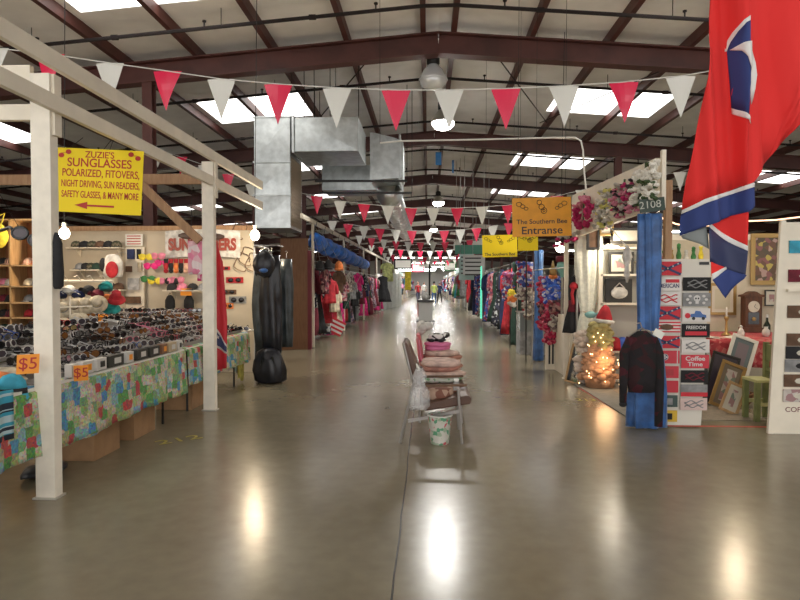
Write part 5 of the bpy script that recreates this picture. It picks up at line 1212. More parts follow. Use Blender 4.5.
# green stool / chair
q = fl(757, 424); gs = thing('green_chair', 'green painted wooden child chair at the edge of the picture stall', 'chair', (q.x + .16, q.y + .18, 0)); GP = mat('green_paint', (.16, .19, .07), .55, var=.12); YW = mat('worn_yellow_green', (.40, .40, .18), .6)
for x, y in ((-.13, -.12), (-.13, .12)): MB().bb(x - .025, x + .025, y - .025, y + .025, 0.013, .44).build('leg', GP, gs)
for y in (-.12, .12): MB().bb(.065, .115, y - .025, y + .025, .013, .86).build('leg', GP, gs)
MB().bb(-.16, .06, -.15, .15, .44, .47).build('seat', YW, gs, bevel=.006); MB().bb(-.12, .07, -.135, -.115, .18, .22).build('stretcher', YW, gs); MB().bb(-.12, .07, .115, .135, .18, .22).build('stretcher', YW, gs)
MB().bb(.075, .10, -.095, .095, .66, .84).build('backrest', GP, gs); MB().bb(.075, .10, -.095, .095, .54, .58).build('back_rail', GP, gs)
# white display panel at the frame edge
PY_ = 6.18; pa, pb = at(772, 430, PY_), at(786, 222, PY_)
pn = thing('display_board', 'white upright display panel with rows of plates at the stall corner', 'display board', (3.95, PY_ + .1, 0))
MB().prism([(pa.x, .0), (pa.x + 1.2, .0), (pa.x + 1.2, pb.z), (pb.x, pb.z)], .03, (0, PY_ + .03, 0)).build('board', WHITEP, pn, world=True)
MB().bar((pa.x - .01, PY_ + .02, 0), (pb.x - .02, PY_ + .02, pb.z + .02), .05, .035).build('edge_batten', WHITEP, pn, world=True)
MB().bb(pa.x + .12, pa.x + 1.2, PY_ - .03, PY_ + .01, at(795, 290, PY_).z - .015, at(795, 290, PY_).z + .008).build('ledge', WHITEP, pn, world=True)
for x in (pa.x + .7, pa.x + 1.1): MB().bar((x, PY_ + .05, 1.6), (x, PY_ + .5, .01), .03).build('strut', BRACEW, pn, world=True)
pl = [(247, SKY, 'blue'), (276, MAR, 'maroon'), (312, BRN, 'brown'), (340, BRN, 'brown-red'), (353, BLK, 'black'), (366, GRY, 'black and white'), (381, BRN, 'olive-brown'), (396, PIC, 'pink-grey print')]
for i, (py, mt, lab) in enumerate(pl):
    q = at(804 - i * .9, py, PY_); t = thing('small_print', lab + ' print, %s from the top on the white corner panel' % (ordn + ['ninth'])[i], 'print', (q.x, PY_ - .001, q.z - .06))
    MB().bb(-.14, .14, 0, .01, 0, .125).build('sheet', mt, t); MB().ell((.02, -.001, .06), (.06, .003, .03), 10, 4).build('motif', DOC if mt is not GRY else BLK, t)
text('COFFEE', .07, (at(785, 412, PY_).x + .14, PY_ + .012, at(790, 410, PY_).z), X3, Z3, MAR, pn, fit=.26); 
# string light rope
pts = [at(x, y, 7.2) for x, y in ((655, 214), (664, 219), (676, 224), (690, 226.5), (710, 225.5), (727, 222), (750, 221), (775, 220), (800, 217), (840, 216))]
rp = thing('light_rope', 'warm glowing rope light sagging across the top of the picture stall', 'light rope', (3.6, 7.2, 2.0))
MB().tube(pts, .009, 6).build('rope', mat('rope_glow', (1, .62, .38), emit=2.2), rp, world=True)
q = pts[0]; MB().tube([(q.x, q.y, q.z), (at(667.5, 240, 6.62).x, 6.62, q.z + .03)], .004, 4).build('tie', WHITEV, rp, world=True)
tag(MB().bb(5.0, 5.06, 7.17, 7.23, 0, 2.45).build('stall_post', WHITEP), 'white post at the outer side of the picture stall holding the rope light', 'post')
# greenery + shelf items behind rack
q = at(690, 258, 8.8); t = thing('wall_shelf', 'high shelf of green and white ornaments behind the plate rack', 'shelf', (q.x, 9.4, q.z - .02)); MB().bb(-.55, .45, -.15, .18, -.02, 0).build('board', WHITEP, t); MB().bb(-.5, -.46, .1, .18, -.2, -.02).build('bracket', WHITEP, t)
for i in range(9):
    x = q.x - .48 + i * .11; mt = [GRN, WHT, GRN, FLC['pinkw'], GOLD, GRN, WHT, GRN, YEL][i]
    t = thing('ornament', 'small %s ornament, %s along the high shelf' % (['green', 'white', 'leafy green', 'pink', 'brass', 'mint green', 'ivory', 'fern green', 'yellow'][i], (ordn + ['ninth'])[i]), 'ornament', (x, 9.36, q.z)); hh = .10 + .05 * ((i * 7) % 3)
    MB().lathe([(.03, 0), (.04, hh * .3), (.02, hh * .7), (.03, hh)], 10).build('body', mt, t, smooth=True); MB().ell((0, 0, hh + .02), (.03, .03, .03), 8, 5, noise=.1).build('top_knob', GRN if i % 2 else WHT, t, smooth=True)

# tinsel tree with santa hat
q = fl(604, 390); tr = thing('tinsel_tree', 'peach tulle tree wrapped in glowing fairy lights with a Santa hat', 'decorated tree', (q.x, q.y + .22, .014))
H_ = at(613, 322, q.y + .22).z; W_ = .27
TUL = mat('peach_tulle', (.55, .30, .17), .8, var=.2, bump=.4, bscale=30); TU2 = mat('green_gold_tulle', (.40, .34, .14), .8, var=.2, bump=.4)
m = MB(); m2 = MB()
for k in range(150):
    v = (k / 150) ** .9; r = W_ * (1 - v * .62) * random.uniform(.55, 1.0); a = k * 2.4; z = .06 + v * (H_ - .1)
    (m2 if v > .62 else m).ell((math.cos(a) * r, math.sin(a) * r, z), (random.uniform(.05, .085), random.uniform(.05, .085), random.uniform(.03, .06)), 8, 5, noise=.12)
m.lathe([(W_ * .75, 0), (W_ * .8, H_ * .3), (W_ * .4, H_ * .9), (.02, H_)], 14)
m.build('tulle', TUL, tr, smooth=True); m2.build('gold_tulle', TU2, tr, smooth=True)
FG = mat('fairy_glow', (1, .62, .30), emit=6)
for k in range(28):
    v = (k % 14) / 14 + random.uniform(0, .04); a = -PI / 2 + random.uniform(-1.4, 1.4); r = (W_ + .05) * (1 - v * .5)
    MB().ell((math.cos(a) * r, math.sin(a) * r, .05 + v * H_ * .8), (.008, .008, .010), 6, 4).build('fairy_light', FG, tr)
point('fairy_glow_light', (q.x, q.y - .12, .4), 5, (1, .6, .3), .15)
sh_ = thing('santa_hat', 'red Santa hat with white band on top of the tulle tree', 'hat', (q.x + .05, q.y + .22, H_ - .02)); sh_.rotation_euler = (0, .1, 0)
MB().lathe([(.125, .03), (.11, .1), (.08, .18), (.05, .24), (.01, .27)], 14).build('cone', REDF, sh_, smooth=True); MB().tube([(math.cos(a) * .125, math.sin(a) * .125, .03) for a in [2 * PI * k / 14 for k in range(14)]], .028, 8, closed=True).build('fur_band', WHT, sh_, smooth=True)
t = thing('tulle_skirt', 'white and pink ruffled tulle spilling beside the lit tree', 'tulle', (at(588, 385, 9.05).x, 9.15, .014)); m = MB()
for k in range(70):
    v = k / 70; m.ell((random.uniform(-.2, .16) * (1 - v * .4), random.uniform(-.1, .1), .05 + v * .75), (.08, .06, .05), 8, 5, noise=.15)
m.build('ruffles', mat('white_tulle', (.62, .52, .44), .8, var=.15, bump=.4, bscale=25), t, smooth=True)
t = thing('feather_bow', 'teal and white ribbon bow above the tulle', 'bow', pf(596, 316, 8.95)); 
for s in (-1, 1): MB().ell((s * .08, 0, .02), (.09, .04, .05), 10, 6, noise=.08).build('loop', mat('teal_ribbon', (.25, .5, .48), .5), t, smooth=True); MB().tube([(0, 0, 0), (s * .05, -.02, -.1), (s * .06, 0, -.18)], .018, 6).build('tail', WHT, t)
MB().tube([(0, 0, 0), (0, .2, .1)], .006, 4).build('pin', CHROME, t)
# lace curtain, white wall piece and leaning mirror
LACE = mat('white_lace', (.80, .80, .68), .8, var=.08, vscale=20, bump=.5, bscale=60)
cy_ = yx(587, 2.42)
drape('cream lace curtain tied back beside the tinsel tree', 2.42, cy_, .45, at(587, 236, cy_).z, .17, .08, .15, at(588, 312, cy_).z, LACE, nf=8, depth=.35, tie=BEI)
tag(MB().tube([(2.28, 9.3, 0), (2.28, 9.3, 2.24), (2.28, 9.1, 2.25)], .02, 6).tube([(2.3, cy_, 2.24), (2.6, cy_, 2.24)], .012, 5).build('curtain_rod', CHROME), 'thin chrome rod and upright behind the lace curtain', 'rod')
struct(MB().bb(2.25, 2.30, 9.6, 11.6, 0, 1.0), 'wall_stall_low', WHITEP)
MI = mat('mirror_glass', (.6, .6, .58), .04, metal=1)
q = fl(571, 384); leaner('narrow gold-framed mirror leaning at the stall edge by the lace curtain', (q.x + .02, q.y + .05, .005), .26, .62, PLY, MI, -.18, .12, -.9, bw=.03, name='leaning_mirror')
# black top on a white mannequin post and ruffled displays
q = fl(566, 368); t = thing('white_post', 'white timber post in front of the ruffled displays', 'post', (at(566, 300, 9.7).x, 9.7, 0)); MB().bb(-.03, .03, -.03, .03, 0, 2.25).build('shaft', WHITEP, t); MB().bb(-.05, .05, -.05, .05, 0, .01).build('foot_plate', WHITEP, t)
garment('dress', BLK, 'long black dress with red collar hanging by the lace curtain', (at(574.5, 272, 9.4).x, 9.4, at(574, 272, 9.4).z + .02), .3, None, .72, .10, MAR, name='hanging_dress', depth=.07)
t = thing('red_scarf', 'crimson scarf knotted over the black dress', 'scarf', pf(574, 286, 9.28)); MB().ell((0, 0, 0), (.07, .05, .06), 10, 6, noise=.1).build('knot', REDF, t, smooth=True); MB().tube([(0, 0, 0), (-.03, -.01, -.12), (-.01, -.01, -.28)], .025, 7).build('tail', REDF, t)
def ruffle(label, px, py0, py1, Y, cols, w_):
    a, b = at(px, py0, Y), at(px, py1, Y); t = thing('ruffled_garment', label, 'clothing', (a.x, Y, b.z)); H = a.z - b.z
    for j, c_ in enumerate(cols):
        m = MB()
        for k in range(26):
            v = (j + random.random()) / len(cols); ang = random.uniform(0, 2 * PI); m.ell((math.cos(ang) * w_ * (.5 + .5 * random.random()), math.sin(ang) * .08, v * H), (.05, .04, .04), 7, 5, noise=.15)
        m.lathe([(w_ * .7, j * H / len(cols)), (w_ * .75, (j + 1) * H / len(cols))], 12, sy=.5); m.build('ruffle_tier', c_, t, smooth=True)
    MB().tube([(0, 0, H * .9), (0, 0, H + .06), (0, .05, H + .1)], .006, 5).build('hook', CHROME, t)
BL2 = palette_mat('blue_white_ruffle', [(.04, .1, .5), (.05, .15, .6), (.55, .55, .65), (.1, .15, .5)], 20, .8, metric='EUCLIDEAN', rand=1)
RD2 = palette_mat('red_ruffle', [(.5, .02, .08), (.35, .01, .05), (.6, .15, .2), (.15, .02, .04)], 20, .8, metric='EUCLIDEAN', rand=1)
ruffle('blue ruffled doll dress hanging in front of the bright bulb', 553, 276, 312, 10.9, [RD2, BL2, BL2, BL2], .17)
ruffle('crimson ruffled garment behind the blue doll dress', 545, 277, 330, 11.15, [RD2, PR[0], RD2, RD2], .13)
ruffle('brown and crimson ruffled garment low by the white post', 558, 300, 332, 10.6, [PR[1], PR[0]], .14)
ruffle('crimson ruffled skirt hanging lowest under the blue dress', 551, 312, 343, 10.7, [RD2, RD2], .12)
t = thing('ruffle_rail', 'chrome rail that carries the ruffled garments', 'rail', (2.3, 10.9, 1.85)); MB().tube([(2.0, 11.6, 0), (2.0, 11.6, 1.78), (2.1, 10.5, 1.78), (2.25, 9.75, 1.78)], .012, 6).build('rail', CHROME, t, world=True)
t = thing('nutcracker_figure', 'gold and orange crowned ornament above the blue doll dress', 'ornament', pf(553, 272, 10.8)); MB().lathe([(.06, -.06), (.07, 0), (.06, .04), (.03, .1), (.01, .2)], 12).build('crown', GOLD, t, smooth=True); MB().ell((0, 0, -.08), (.08, .06, .05), 10, 6).build('base_ball', ORG, t, smooth=True); MB().tube([(0, 0, -.1), (0, .1, -.18)], .01, 4).build('pin', CHROME, t)
t = thing('velvet_hat', 'dark red velvet hat on a teal head beside the bulb', 'hat', pf(562, 262, 10.3)); MB().lathe([(.10, 0), (.105, .08), (.09, .10)], 16).build('crown', MAR, t, smooth=True)
t = thing('foam_mannequin', 'teal display head under the dark red hat', 'display head', (t.location.x, 10.3, t.location.z - .26)); MB().lathe([(.03, -.0), (.04, .05), (.08, .12), (.085, .2), (.07, .26)], 14).build('head', mat('teal_foam', (.20, .42, .38), .7), t, smooth=True); MB().tube([(0, 0, .02), (0, 0, -t.location.z)], .018, 6).build('stand', CHROME, t)
# low white rack with grille
q = fl(556, 372); t = thing('grille_panel', 'white rack with dark vertical bars at the stall edge', 'rack', (q.x + .08, q.y + .3, 0)); MB().bb(-.2, .2, 0, .04, 0, .62).build('frame_panel', WHITEP, t)
for k in range(6): MB().bb(-.15 + k * .06, -.12 + k * .06, -.012, 0, .1, .56).build('bar', BLACKM, t)
# blue post column
q = fl(538, 361); drape('slim blue cloth-wrapped post beside the bee boards', q.x, q.y, .012, at(538, 250, q.y).z, .075, .07, .085, .9, BLUEC, name='wrapped_post', nf=4, depth=.9, tie=None)
q = fl(517, 345); drape('dark green cloth-wrapped post at the far entrance', q.x, q.y, .012, at(517, 262, q.y).z, .10, .08, .13, 1.2, DKG, name='wrapped_post', nf=5, depth=.8, tie=None)
t = thing('store_counter', 'grey glass counter between the green and blue posts', 'counter', (at(528, 340, 13.2).x + .1, 13.3, 0)); MB().bb(-.3, .5, -.3, .3, 0, .5).build('cabinet', GRY, t); MB().bb(-.3, .5, -.3, .3, .5, .9).build('glass_top', mat('grey_glass', (.2, .22, .22), .1), t); MB().bb(-.32, .52, -.32, .32, .9, .92).build('rim_top', CHROME, t)
ruffle('white and blue printed blouse hanging between the blue and green posts', 526, 262, 300, 12.3, [PR[1], PR[4], PR[4]], .2)
ruffle('cream and grey patterned blouse below the yellow board', 530, 295, 320, 12.6, [PR[1], PR[1]], .15)
ruffle('purple and white flower bunch beside the red coat', 508, 272, 300, 13.9, [PR[4], palette_mat('purple_print', [(.25, .05, .2), (.5, .1, .2), (.4, .35, .5)], 20, .8, metric='EUCLIDEAN', rand=1)], .13)
ruffle('yellow, orange and white flower bunch on the green post', 512, 291, 306, 13.6, [WHT, ORG, YEL], .07)
t = thing('merch_rail', 'dark rail above the far entrance displays', 'rail', (2.0, 13, 2.0)); MB().tube([(1.93, 11.9, 0), (1.93, 11.9, 2.18), (1.93, 14.2, 2.14), (1.93, 14.2, 0)], .014, 6).build('rail', BLACKM, t, world=True)
# right side clothes beyond
t = thing('garment_rail', 'chrome rail on the bee board side carrying coats', 'rail', (2.15, 20, 0)); MB().tube([(2.2, 14.9, 2.05), (2.2, 33, 2.05)], .014, 6).build('rail', CHROME, t, world=True)
for y in (14.9, 24, 33): MB().tube([(2.2, y, 0), (2.2, y, 2.05)], .014, 6).build('upright', CHROME, t, world=True)
rc = [(15.6, REDF, 'coat', 1.55, 'long bright red'), (16.0, NAV, 'coat', 1.6, 'long navy'), (16.5, BLK, 'coat', 1.5, 'long black'), (17.1, NAV, 'trousers', 1.6, 'blue'), (17.8, PR[3], 'dress', 1.5, 'black and white'), (18.6, DKG, 'dress', 1.4, 'dark green'), (19.5, PR[2], 'coat', 1.2, 'pink printed'), (20.5, PR[4], 'dress', 1.5, 'blue and red printed'), (21.6, NAV, 'coat', 1.6, 'deep blue'), (22.8, PR[1], 'dress', 1.5, 'grey printed'), (25, PR[4], 'coat', 1.5, 'blue patterned'), (26.5, NAV, 'coat', 1.6, 'ink-blue'), (28.5, BLK, 'dress', 1.5, 'plain black'), (31, REDF, 'shirt', 1.2, 'scarlet')]
for i, (y, mt, kd, L, lab) in enumerate(rc):
    garment(kd, mt, '%s %s on the rail beyond the yellow bee board' % (lab, kd), (2.2 - (0 if y < 20 else 0), y, 2.03), random.uniform(-.3, .3), None, L, .23 if i < 3 else .2, name='hanging_' + kd, depth=.13)
# teal neon strip & white posters
q = at(483, 300, 22.5); t = thing('neon_tube', 'vertical teal glowing tube far on the bee board side', 'light', (1.98, 22.5, 0)); MB().tube([(0, 0, .25), (0, 0, 2.2)], .025, 8).build('tube', mat('teal_glow', (.12, .8, .5), emit=1.1), t); MB().tube([(.06, 0, 0), (.06, 0, 2.4)], .012, 6).build('backing_pole', CHROME, t)
for i, (x0_, x1_, y0_, y1_, Y, mt, lab) in enumerate(((459, 474, 254, 280, 24, mat('poster_aqua', (.50, .66, .64), .5), 'pale aqua price-list poster hanging high down the aisle'), (463, 485, 255, 275, 23.5, mat('poster_grey', (.62, .62, .60), .5), 'pale grey lettered poster beside the aqua price list'), (455, 490, 245, 254, 24.5, mat('poster_green', (.08, .28, .2), .5), 'dark green header strip over the pale posters'))):
    a, b = at(x0_, y0_, Y), at(x1_, y1_, Y); t = thing('hanging_poster', lab, 'poster', ((a.x + b.x) / 2, Y, b.z)); MB().bb(a.x, b.x, Y, Y + .02, b.z, a.z).build('sheet', mt, t, world=True)
    if i < 2:
        for k in range(5): MB().bb(a.x + .08, a.x + (.35 if i == 0 else .7), Y - .008, Y, a.z - .15 - k * .16, a.z - .10 - k * .16).build('print_line', BLACKINK, t, world=True)
    for x in (a.x + .05, b.x - .05): MB().tube([(x, Y, a.z), (x, Y, zr(x) - .01)], .008, 4).build('cord', CHROME, t, world=True)
for i, (x, y) in enumerate(((476, 244), (458, 247))):
    q = at(x, y, 27); t = thing('hanging_poster', 'small blank white card hung %s' % ('between pennants above the aqua poster' if i else 'over the green header strip'), 'poster', q); MB().bb(-.2, .2, 0, .01, -.15, .15).build('sheet', WHITEV, t); MB().tube([(0, 0, .15), (0, 0, 6.3 - q.z)], .008, 4).build('cord', CHROME, t)

# ================================================================== BENCH ROW IN THE AISLE
BV = mat('brown_vinyl', (.085, .038, .022), .4, var=.1, bump=.2, bscale=20); SIL = mat('dull_silver', (.30, .28, .26), .35, metal=.7)
q = fl(400, 443); CX = q.x; CY = q.y
ch = thing('metal_armchair', 'brown vinyl chair with metal tube frame at the near end of the bench row', 'chair', (CX + .3, CY + .3, 0))
def cpt(px, py, y=0): v = at(px, py, CY + y); return (v.x, CY + y, v.z)
for y in (0, .56):
    MB().tube([cpt(400, 443, y), cpt(413, 385, y), cpt(415, 380, y)], .014, 8).build('leg', SIL, ch, world=True)
    MB().tube([cpt(462, 432, 0)[:1] + (CY + y, 0.0), (cpt(458, 390)[0], CY + y, cpt(458, 388)[2])], .013, 8).build('leg', SIL, ch, world=True)
    MB().bar((cpt(408, 421)[0], CY + y, cpt(408, 421)[2]), (cpt(460, 411)[0], CY + y, cpt(460, 411)[2]), .02, .03).build('side_rail', SIL, ch, world=True)
    MB().bar((cpt(414, 386)[0], CY + y, cpt(414, 386)[2]), (cpt(467, 385)[0], CY + y, cpt(467, 385)[2]), .045, .018).build('armrest', BRN, ch, world=True)
    MB().tube([(cpt(403, 343)[0], CY + y + (.03 if y == 0 else -.03), cpt(403, 343)[2]), (cpt(416, 388)[0], CY + y + (.03 if y == 0 else -.03), cpt(416, 395)[2])], .012, 8).build('back_tube', SIL, ch, world=True)
s0, s1 = cpt(424, 412), cpt(471, 405); bt = cpt(405, 342)
def chaired(parent, x_off=0, y_off=0, m=BV):
    MB().prism([(s0[0], s0[2]), (s1[0], s1[2]), (s1[0] + .01, s1[2] + .06), (s1[0] - .03, s1[2] + .085), (s0[0] - .01, s0[2] + .07)], .5, (0, CY + .28, 0)).build('seat', m, parent, world=True, bevel=.015)
    MB().prism([(bt[0] - .035, bt[2] - .02), (bt[0] + .0, bt[2]), (bt[0] + .03, bt[2] - .03), (cpt(423, 385)[0], cpt(423, 385)[2]), (cpt(417, 388)[0], cpt(417, 388)[2])], .5, (0, CY + .28, 0)).build('backrest', m, parent, world=True, bevel=.015)
chaired(ch)
# further seats of the row
PKV = mat('pink_vinyl', (.50, .09, .11), .4)
def seat_unit(label, x, y, bx, bh, m):
    t = thing('metal_chair', label, 'chair', (x, y, 0))
    for sx in (-.22, .24):
        for sy in (-.25, .25): MB().tube([(sx, sy, 0), (sx * .9, sy, .40)], .012, 6).build('leg', SIL, t)
    MB().bb(-.24, .26, -.27, .27, .39, .44).build('seat', m, t, bevel=.01)
    MB().prism([(-.24, .40), (-.20, .40), (bx, bh), (bx - .05, bh)], .5, (0, 0, 0)).build('backrest', m, t, bevel=.012)
seat_unit('second brown chair of the aisle row, piled with folded clothes', .13, 6.75, -.22, .52, BV)
seat_unit('third brown chair of the aisle row, holding pink-beige bundles', .15, 7.45, -.22, .52, BV)
seat_unit('pink-red backed chair at the far part of the aisle row', .16, 8.3, -.27, .84, PKV)
def bundle(label, px, py, Y, rx_, ry_, rz_, mt, mt2=None, name='folded_clothes', z=None, layers=3, cat='folded clothing'):
    q = at(px, py, Y); zb = z if z is not None else q.z - rz_
    t = thing(name, label, cat, (q.x, Y, zb))
    for k in range(layers):
        h = rz_ * 2 / layers; mm = mt if (k % 2 == 0 or mt2 is None) else mt2
        def fn(a, z_): return 1 + .10 * math.sin(2 * a + k * 2) + .05 * math.sin(5 * a + k) + .04 * math.sin(9 * a + k * 2)
        MB().lathe([(rx_ * .93, k * h), (rx_ * 1.0, k * h + h * .3), (rx_ * .99, k * h + h * .75), (rx_ * .9, k * h + h * .98), (rx_ * .3, k * h + h * 1.05)], 26, sy=ry_ / rx_, fn=fn).build('fold', mm, t, smooth=True)
    return t
SAL = fab('salmon', (.36, .17, .13)); PBG = fab('pink_beige', (.50, .36, .31)); WGR = palette_mat('white_green_print', [(.6, .6, .55), (.55, .58, .5), (.2, .35, .2), (.6, .55, .55)], 26, .8, metric='EUCLIDEAN', rand=1); BRF = palette_mat('brown_flower', [(.22, .09, .06), (.25, .10, .06), (.20, .08, .05), (.45, .3, .22)], 14, .8, metric='EUCLIDEAN', rand=1)
bundle('brown floral cushion on the seat of the nearest chair', 439, 392, 5.98, .17, .2, .05, BRF, name='seat_cushion', layers=1, z=s0[2] + .085, cat='cushion')
t = thing('glass_jar', 'small clear and white jar on the front of the nearest seat', 'jar', (at(456, 397, 6.0).x, 5.95, s1[2] + .088)); MB().lathe([(.03, 0), (.035, .02), (.03, .08), (.02, .09)], 12).build('jar_body', mat('jar_glass', (.7, .7, .7), .1, trans=.6), t, smooth=True); MB().lathe([(.028, .09), (.028, .11)], 12).build('lid', WHITEV, t)
bundle('white and green printed cloth pile on the second chair', 440, 384, 6.7, .25, .24, .05, WGR, PBG, layers=2, z=.442)
bundle('wide pink-beige folded clothes on the third chair, lower pile', 440, 376, 7.35, .24, .22, .075, PBG, SAL, layers=3, z=.442)
bundle('rounded pale pink blanket on top of the second chair pile', 440, 370, 6.75, .20, .2, .05, SAL, PBG, layers=2, z=.545)
bundle('beige folded blanket on the pink-backed chair', 441, 358, 8.2, .25, .22, .08, PBG, SAL, layers=3, z=.442)
bundle('hot pink folded blanket on top of the beige blanket', 437, 346, 8.35, .17, .18, .05, mat('cloth_bubblegum', (.62, .18, .35), .8), layers=2, z=.605)
t = thing('stuffed_cow', 'black and white spotted plush lying on the hot pink blanket', 'plush toy', (at(437, 338, 8.4).x, 8.4, .71)); COW = palette_mat('cow_spots', [(.7, .7, .68), (.02, .02, .02), (.7, .7, .68), (.02, .02, .02)], 22, .9, metric='EUCLIDEAN', rand=1)
MB().ell((0, 0, .06), (.12, .08, .06), 14, 8).build('torso', COW, t, smooth=True); MB().ell((.13, -.02, .09), (.05, .05, .045), 10, 6).build('head', COW, t, smooth=True)
for x, y in ((-.08, -.06), (.06, -.08), (-.1, .05), (.08, .05)): MB().ell((x, y, .02), (.05, .03, .025), 8, 5).build('limb', BLK, t, smooth=True)
t = thing('pink_board', 'pink-red backed picture board standing on the chair row', 'board', (at(419, 350, 7.9).x, 7.72, .442)); MB().box((0, 0, .19), (.02, .3, .38), rot=Matrix.Rotation(-.12, 3, 'Y')).build('board', PKV, t); MB().box((.02, 0, .19), (.012, .24, .3), rot=Matrix.Rotation(-.12, 3, 'Y')).build('picture', PNK, t)
PLA = mat('sheer_plastic', (.75, .75, .75), .25, alpha=.3, bump=.8, bscale=25, var=.1, vscale=20)
q = at(420, 405, 5.8); t = thing('plastic_bag', 'sheer white plastic bag hanging over the back of the nearest seat', 'bag', (q.x, CY - .08, q.z))
zt_ = at(420, 368, CY - .08).z - q.z
MB().lathe([(.06, 0), (.09, .04), (.085, zt_ * .45), (.05, zt_ * .6), (.065, zt_ * .8), (.03, zt_)], 22, sy=.5, fn=lambda a, z: 1 + .12 * math.sin(6 * a + z * 20)).build('bag_body', PLA, t, smooth=True)
MB().tube([(0, 0, zt_ * .95), (-.03, .05, zt_ + .03), (-.02, .1, zt_ * .9)], .008, 5).build('loop', WHITEV, t)
t = thing('white_bag', 'puffy white bag on top of the pink-red chair back', 'bag', (at(425, 330, 8.3).x - .02, 8.35, .80)); m = MB()
for k in range(7): m.ell((random.uniform(-.06, .06), random.uniform(-.05, .05), .05 + random.uniform(0, .12)), (.07, .06, .055), 10, 6, noise=.12)
m.build('puff', WHT, t, smooth=True)
# floral bucket
q = fl(440, 446); BK = palette_mat('floral_bucket', [(.62, .60, .54), (.60, .58, .52), (.62, .60, .55), (.12, .35, .2), (.6, .58, .5), (.55, .1, .12), (.62, .6, .54), (.35, .45, .32)], 34, .5, metric='EUCLIDEAN', rand=1)
t = thing('waste_bucket', 'small white bucket with flower print under the nearest chair', 'bucket', (q.x, q.y + .1, 0))
MB().lathe([(.082, 0), (.085, .008), (.114, .27), (.118, .275), (.110, .275), (.078, .015)], 28).build('pail', BK, t, smooth=True); MB().tube([(.117 * math.cos(a), .117 * math.sin(a), .272) for a in [2 * PI * k / 24 for k in range(24)]], .006, 6, closed=True).build('rolled_lip', WHITEV, t)
# white rolling bin beyond
q = fl(425.5, 324); t = thing('rolling_bin', 'white rolling bin with dark rim standing in mid aisle beyond the bench row', 'bin', (q.x, q.y, 0)); hb = at(425, 302, q.y).z
MB().bb(-.27, .27, -.25, .25, .12, hb).build('bin_body', mat('bin_white', (.55, .55, .52), .5), t, bevel=.02); MB().bb(-.32, .32, -.3, .3, hb, hb + .09).build('rim', BLACKP, t, bevel=.01); MB().bb(-.36, .36, -.2, .2, .10, .14).build('base_bar', BLACKM, t)
for x in (-.32, .32):
    for y in (-.16, .16): MB().tube([(x - .02, y, .05), (x + .02, y, .05)], .05, 12).build('caster', BLACKP, t)
MB().bb(-.30, -.27, -.1, .1, .3, .8).build('side_label', FR, t)
t = thing('paper_stack', 'white paper bag sticking up out of the rolling bin', 'bag', (q.x, q.y, hb + .09)); MB().lathe([(.12, 0), (.16, .12), (.10, .25), (.06, .28)], 12, fn=lambda a, z: 1 + .1 * math.sin(5 * a)).build('bag_top', WHT, t, smooth=True)
# dark post with bar farther down
t = thing('sign_stand', 'slim dark pole standing in mid aisle far beyond the rolling bin', 'stand', (at(429.5, 300, 36).x, 36, 0)); MB().tube([(0, 0, 0), (0, 0, 2.75)], .05, 8).build('pole', BLACKM, t); MB().lathe([(.3, 0), (.28, .04), (.06, .06)], 16).build('foot', BLACKM, t); MB().bb(-.6, .6, -.02, .02, 2.6, 2.75).build('header', WHITEV, t)

# ================================================================== BIG FLAG
FY = 3.0
FRD = mat('bright_flag_red', (.70, .02, .018), .8, bump=.05, bscale=50); FBL = mat('flag_blue', (.025, .045, .18), .8); FWH = mat('flag_cloth_white', (.72, .70, .68), .6)
fg = thing('state_flag', 'big red flag with blue roundel and blue edge hanging close at the upper right', 'flag', at(720, 297, FY))
def dep(x, z): 
    u = x - at(746, 100, FY).x
    return .05 * math.sin(u * 26 + z * 1.6) * (1 if u < 0 else .45) + .012 * math.sin(u * 70 + z * 5) + (.0 if u < 0 else .05 * min(1, u * 9))
def fc(poly, m, name, off=0, cuts=3, d=dep): return cloth_poly(poly, FY, m, name, fg, off=off, cuts=cuts, depth=d)
fc([(716, -40), (746, -40), (746, 184), (736, 189), (720, 194), (702, 200), (686, 209), (688, 180), (698, 110), (707, 50), (712, 0)], FRD, 'front_fold', 0)
fc([(744, -40), (850, -40), (850, 75), (800, 128), (775, 160), (757, 182), (744, 186)], FRD, 'main_field', .02)
fc([(686, 209), (702, 200), (720, 194), (736, 189), (752, 183), (755, 183), (754, 187), (736, 193), (720, 198), (703, 204), (685.5, 213)], FWH, 'white_stripe', -.006, 1)
fc([(685.5, 213), (703, 204), (720, 198), (736, 193), (754, 187), (754.5, 206), (748, 212), (735, 215), (722, 220), (700, 228), (684.5, 235), (684.5, 222)], FBL, 'blue_edge', -.005, 2)
# emblem parts
def arcp(cx, cy, rx_, ry_, a0, a1, n=14): return [(cx + rx_ * math.cos(math.radians(a0 + (a1 - a0) * i / n)), cy - ry_ * math.sin(math.radians(a0 + (a1 - a0) * i / n))) for i in range(n + 1)]
fc([(746, 19), (740, 23), (734, 31), (730, 40), (729.5, 48), (731, 48), (733.2, 40), (737, 32), (742, 26), (746, 24)], FWH, 'roundel_border', -.006, 1)
fc([(746, 24), (742, 26), (737, 32), (733.2, 40), (731, 48), (733, 74), (735, 106), (746, 117)], FBL, 'roundel', -.007, 2)
fc([(735, 106), (746, 117), (748, 125), (742, 119), (735.5, 112)], FWH, 'roundel_border', -.008, 1)
fc([(732.5, 48), (740, 45.5), (746, 45), (746, 72), (743, 60), (739, 53)], FWH, 'star', -.012, 1)
fc([(746, 45), (750, 52), (754, 64), (755.5, 76), (754, 90), (751, 101), (748, 106), (747.5, 90), (746.5, 75)], FWH, 'roundel_border', -.034 + .02, 1)
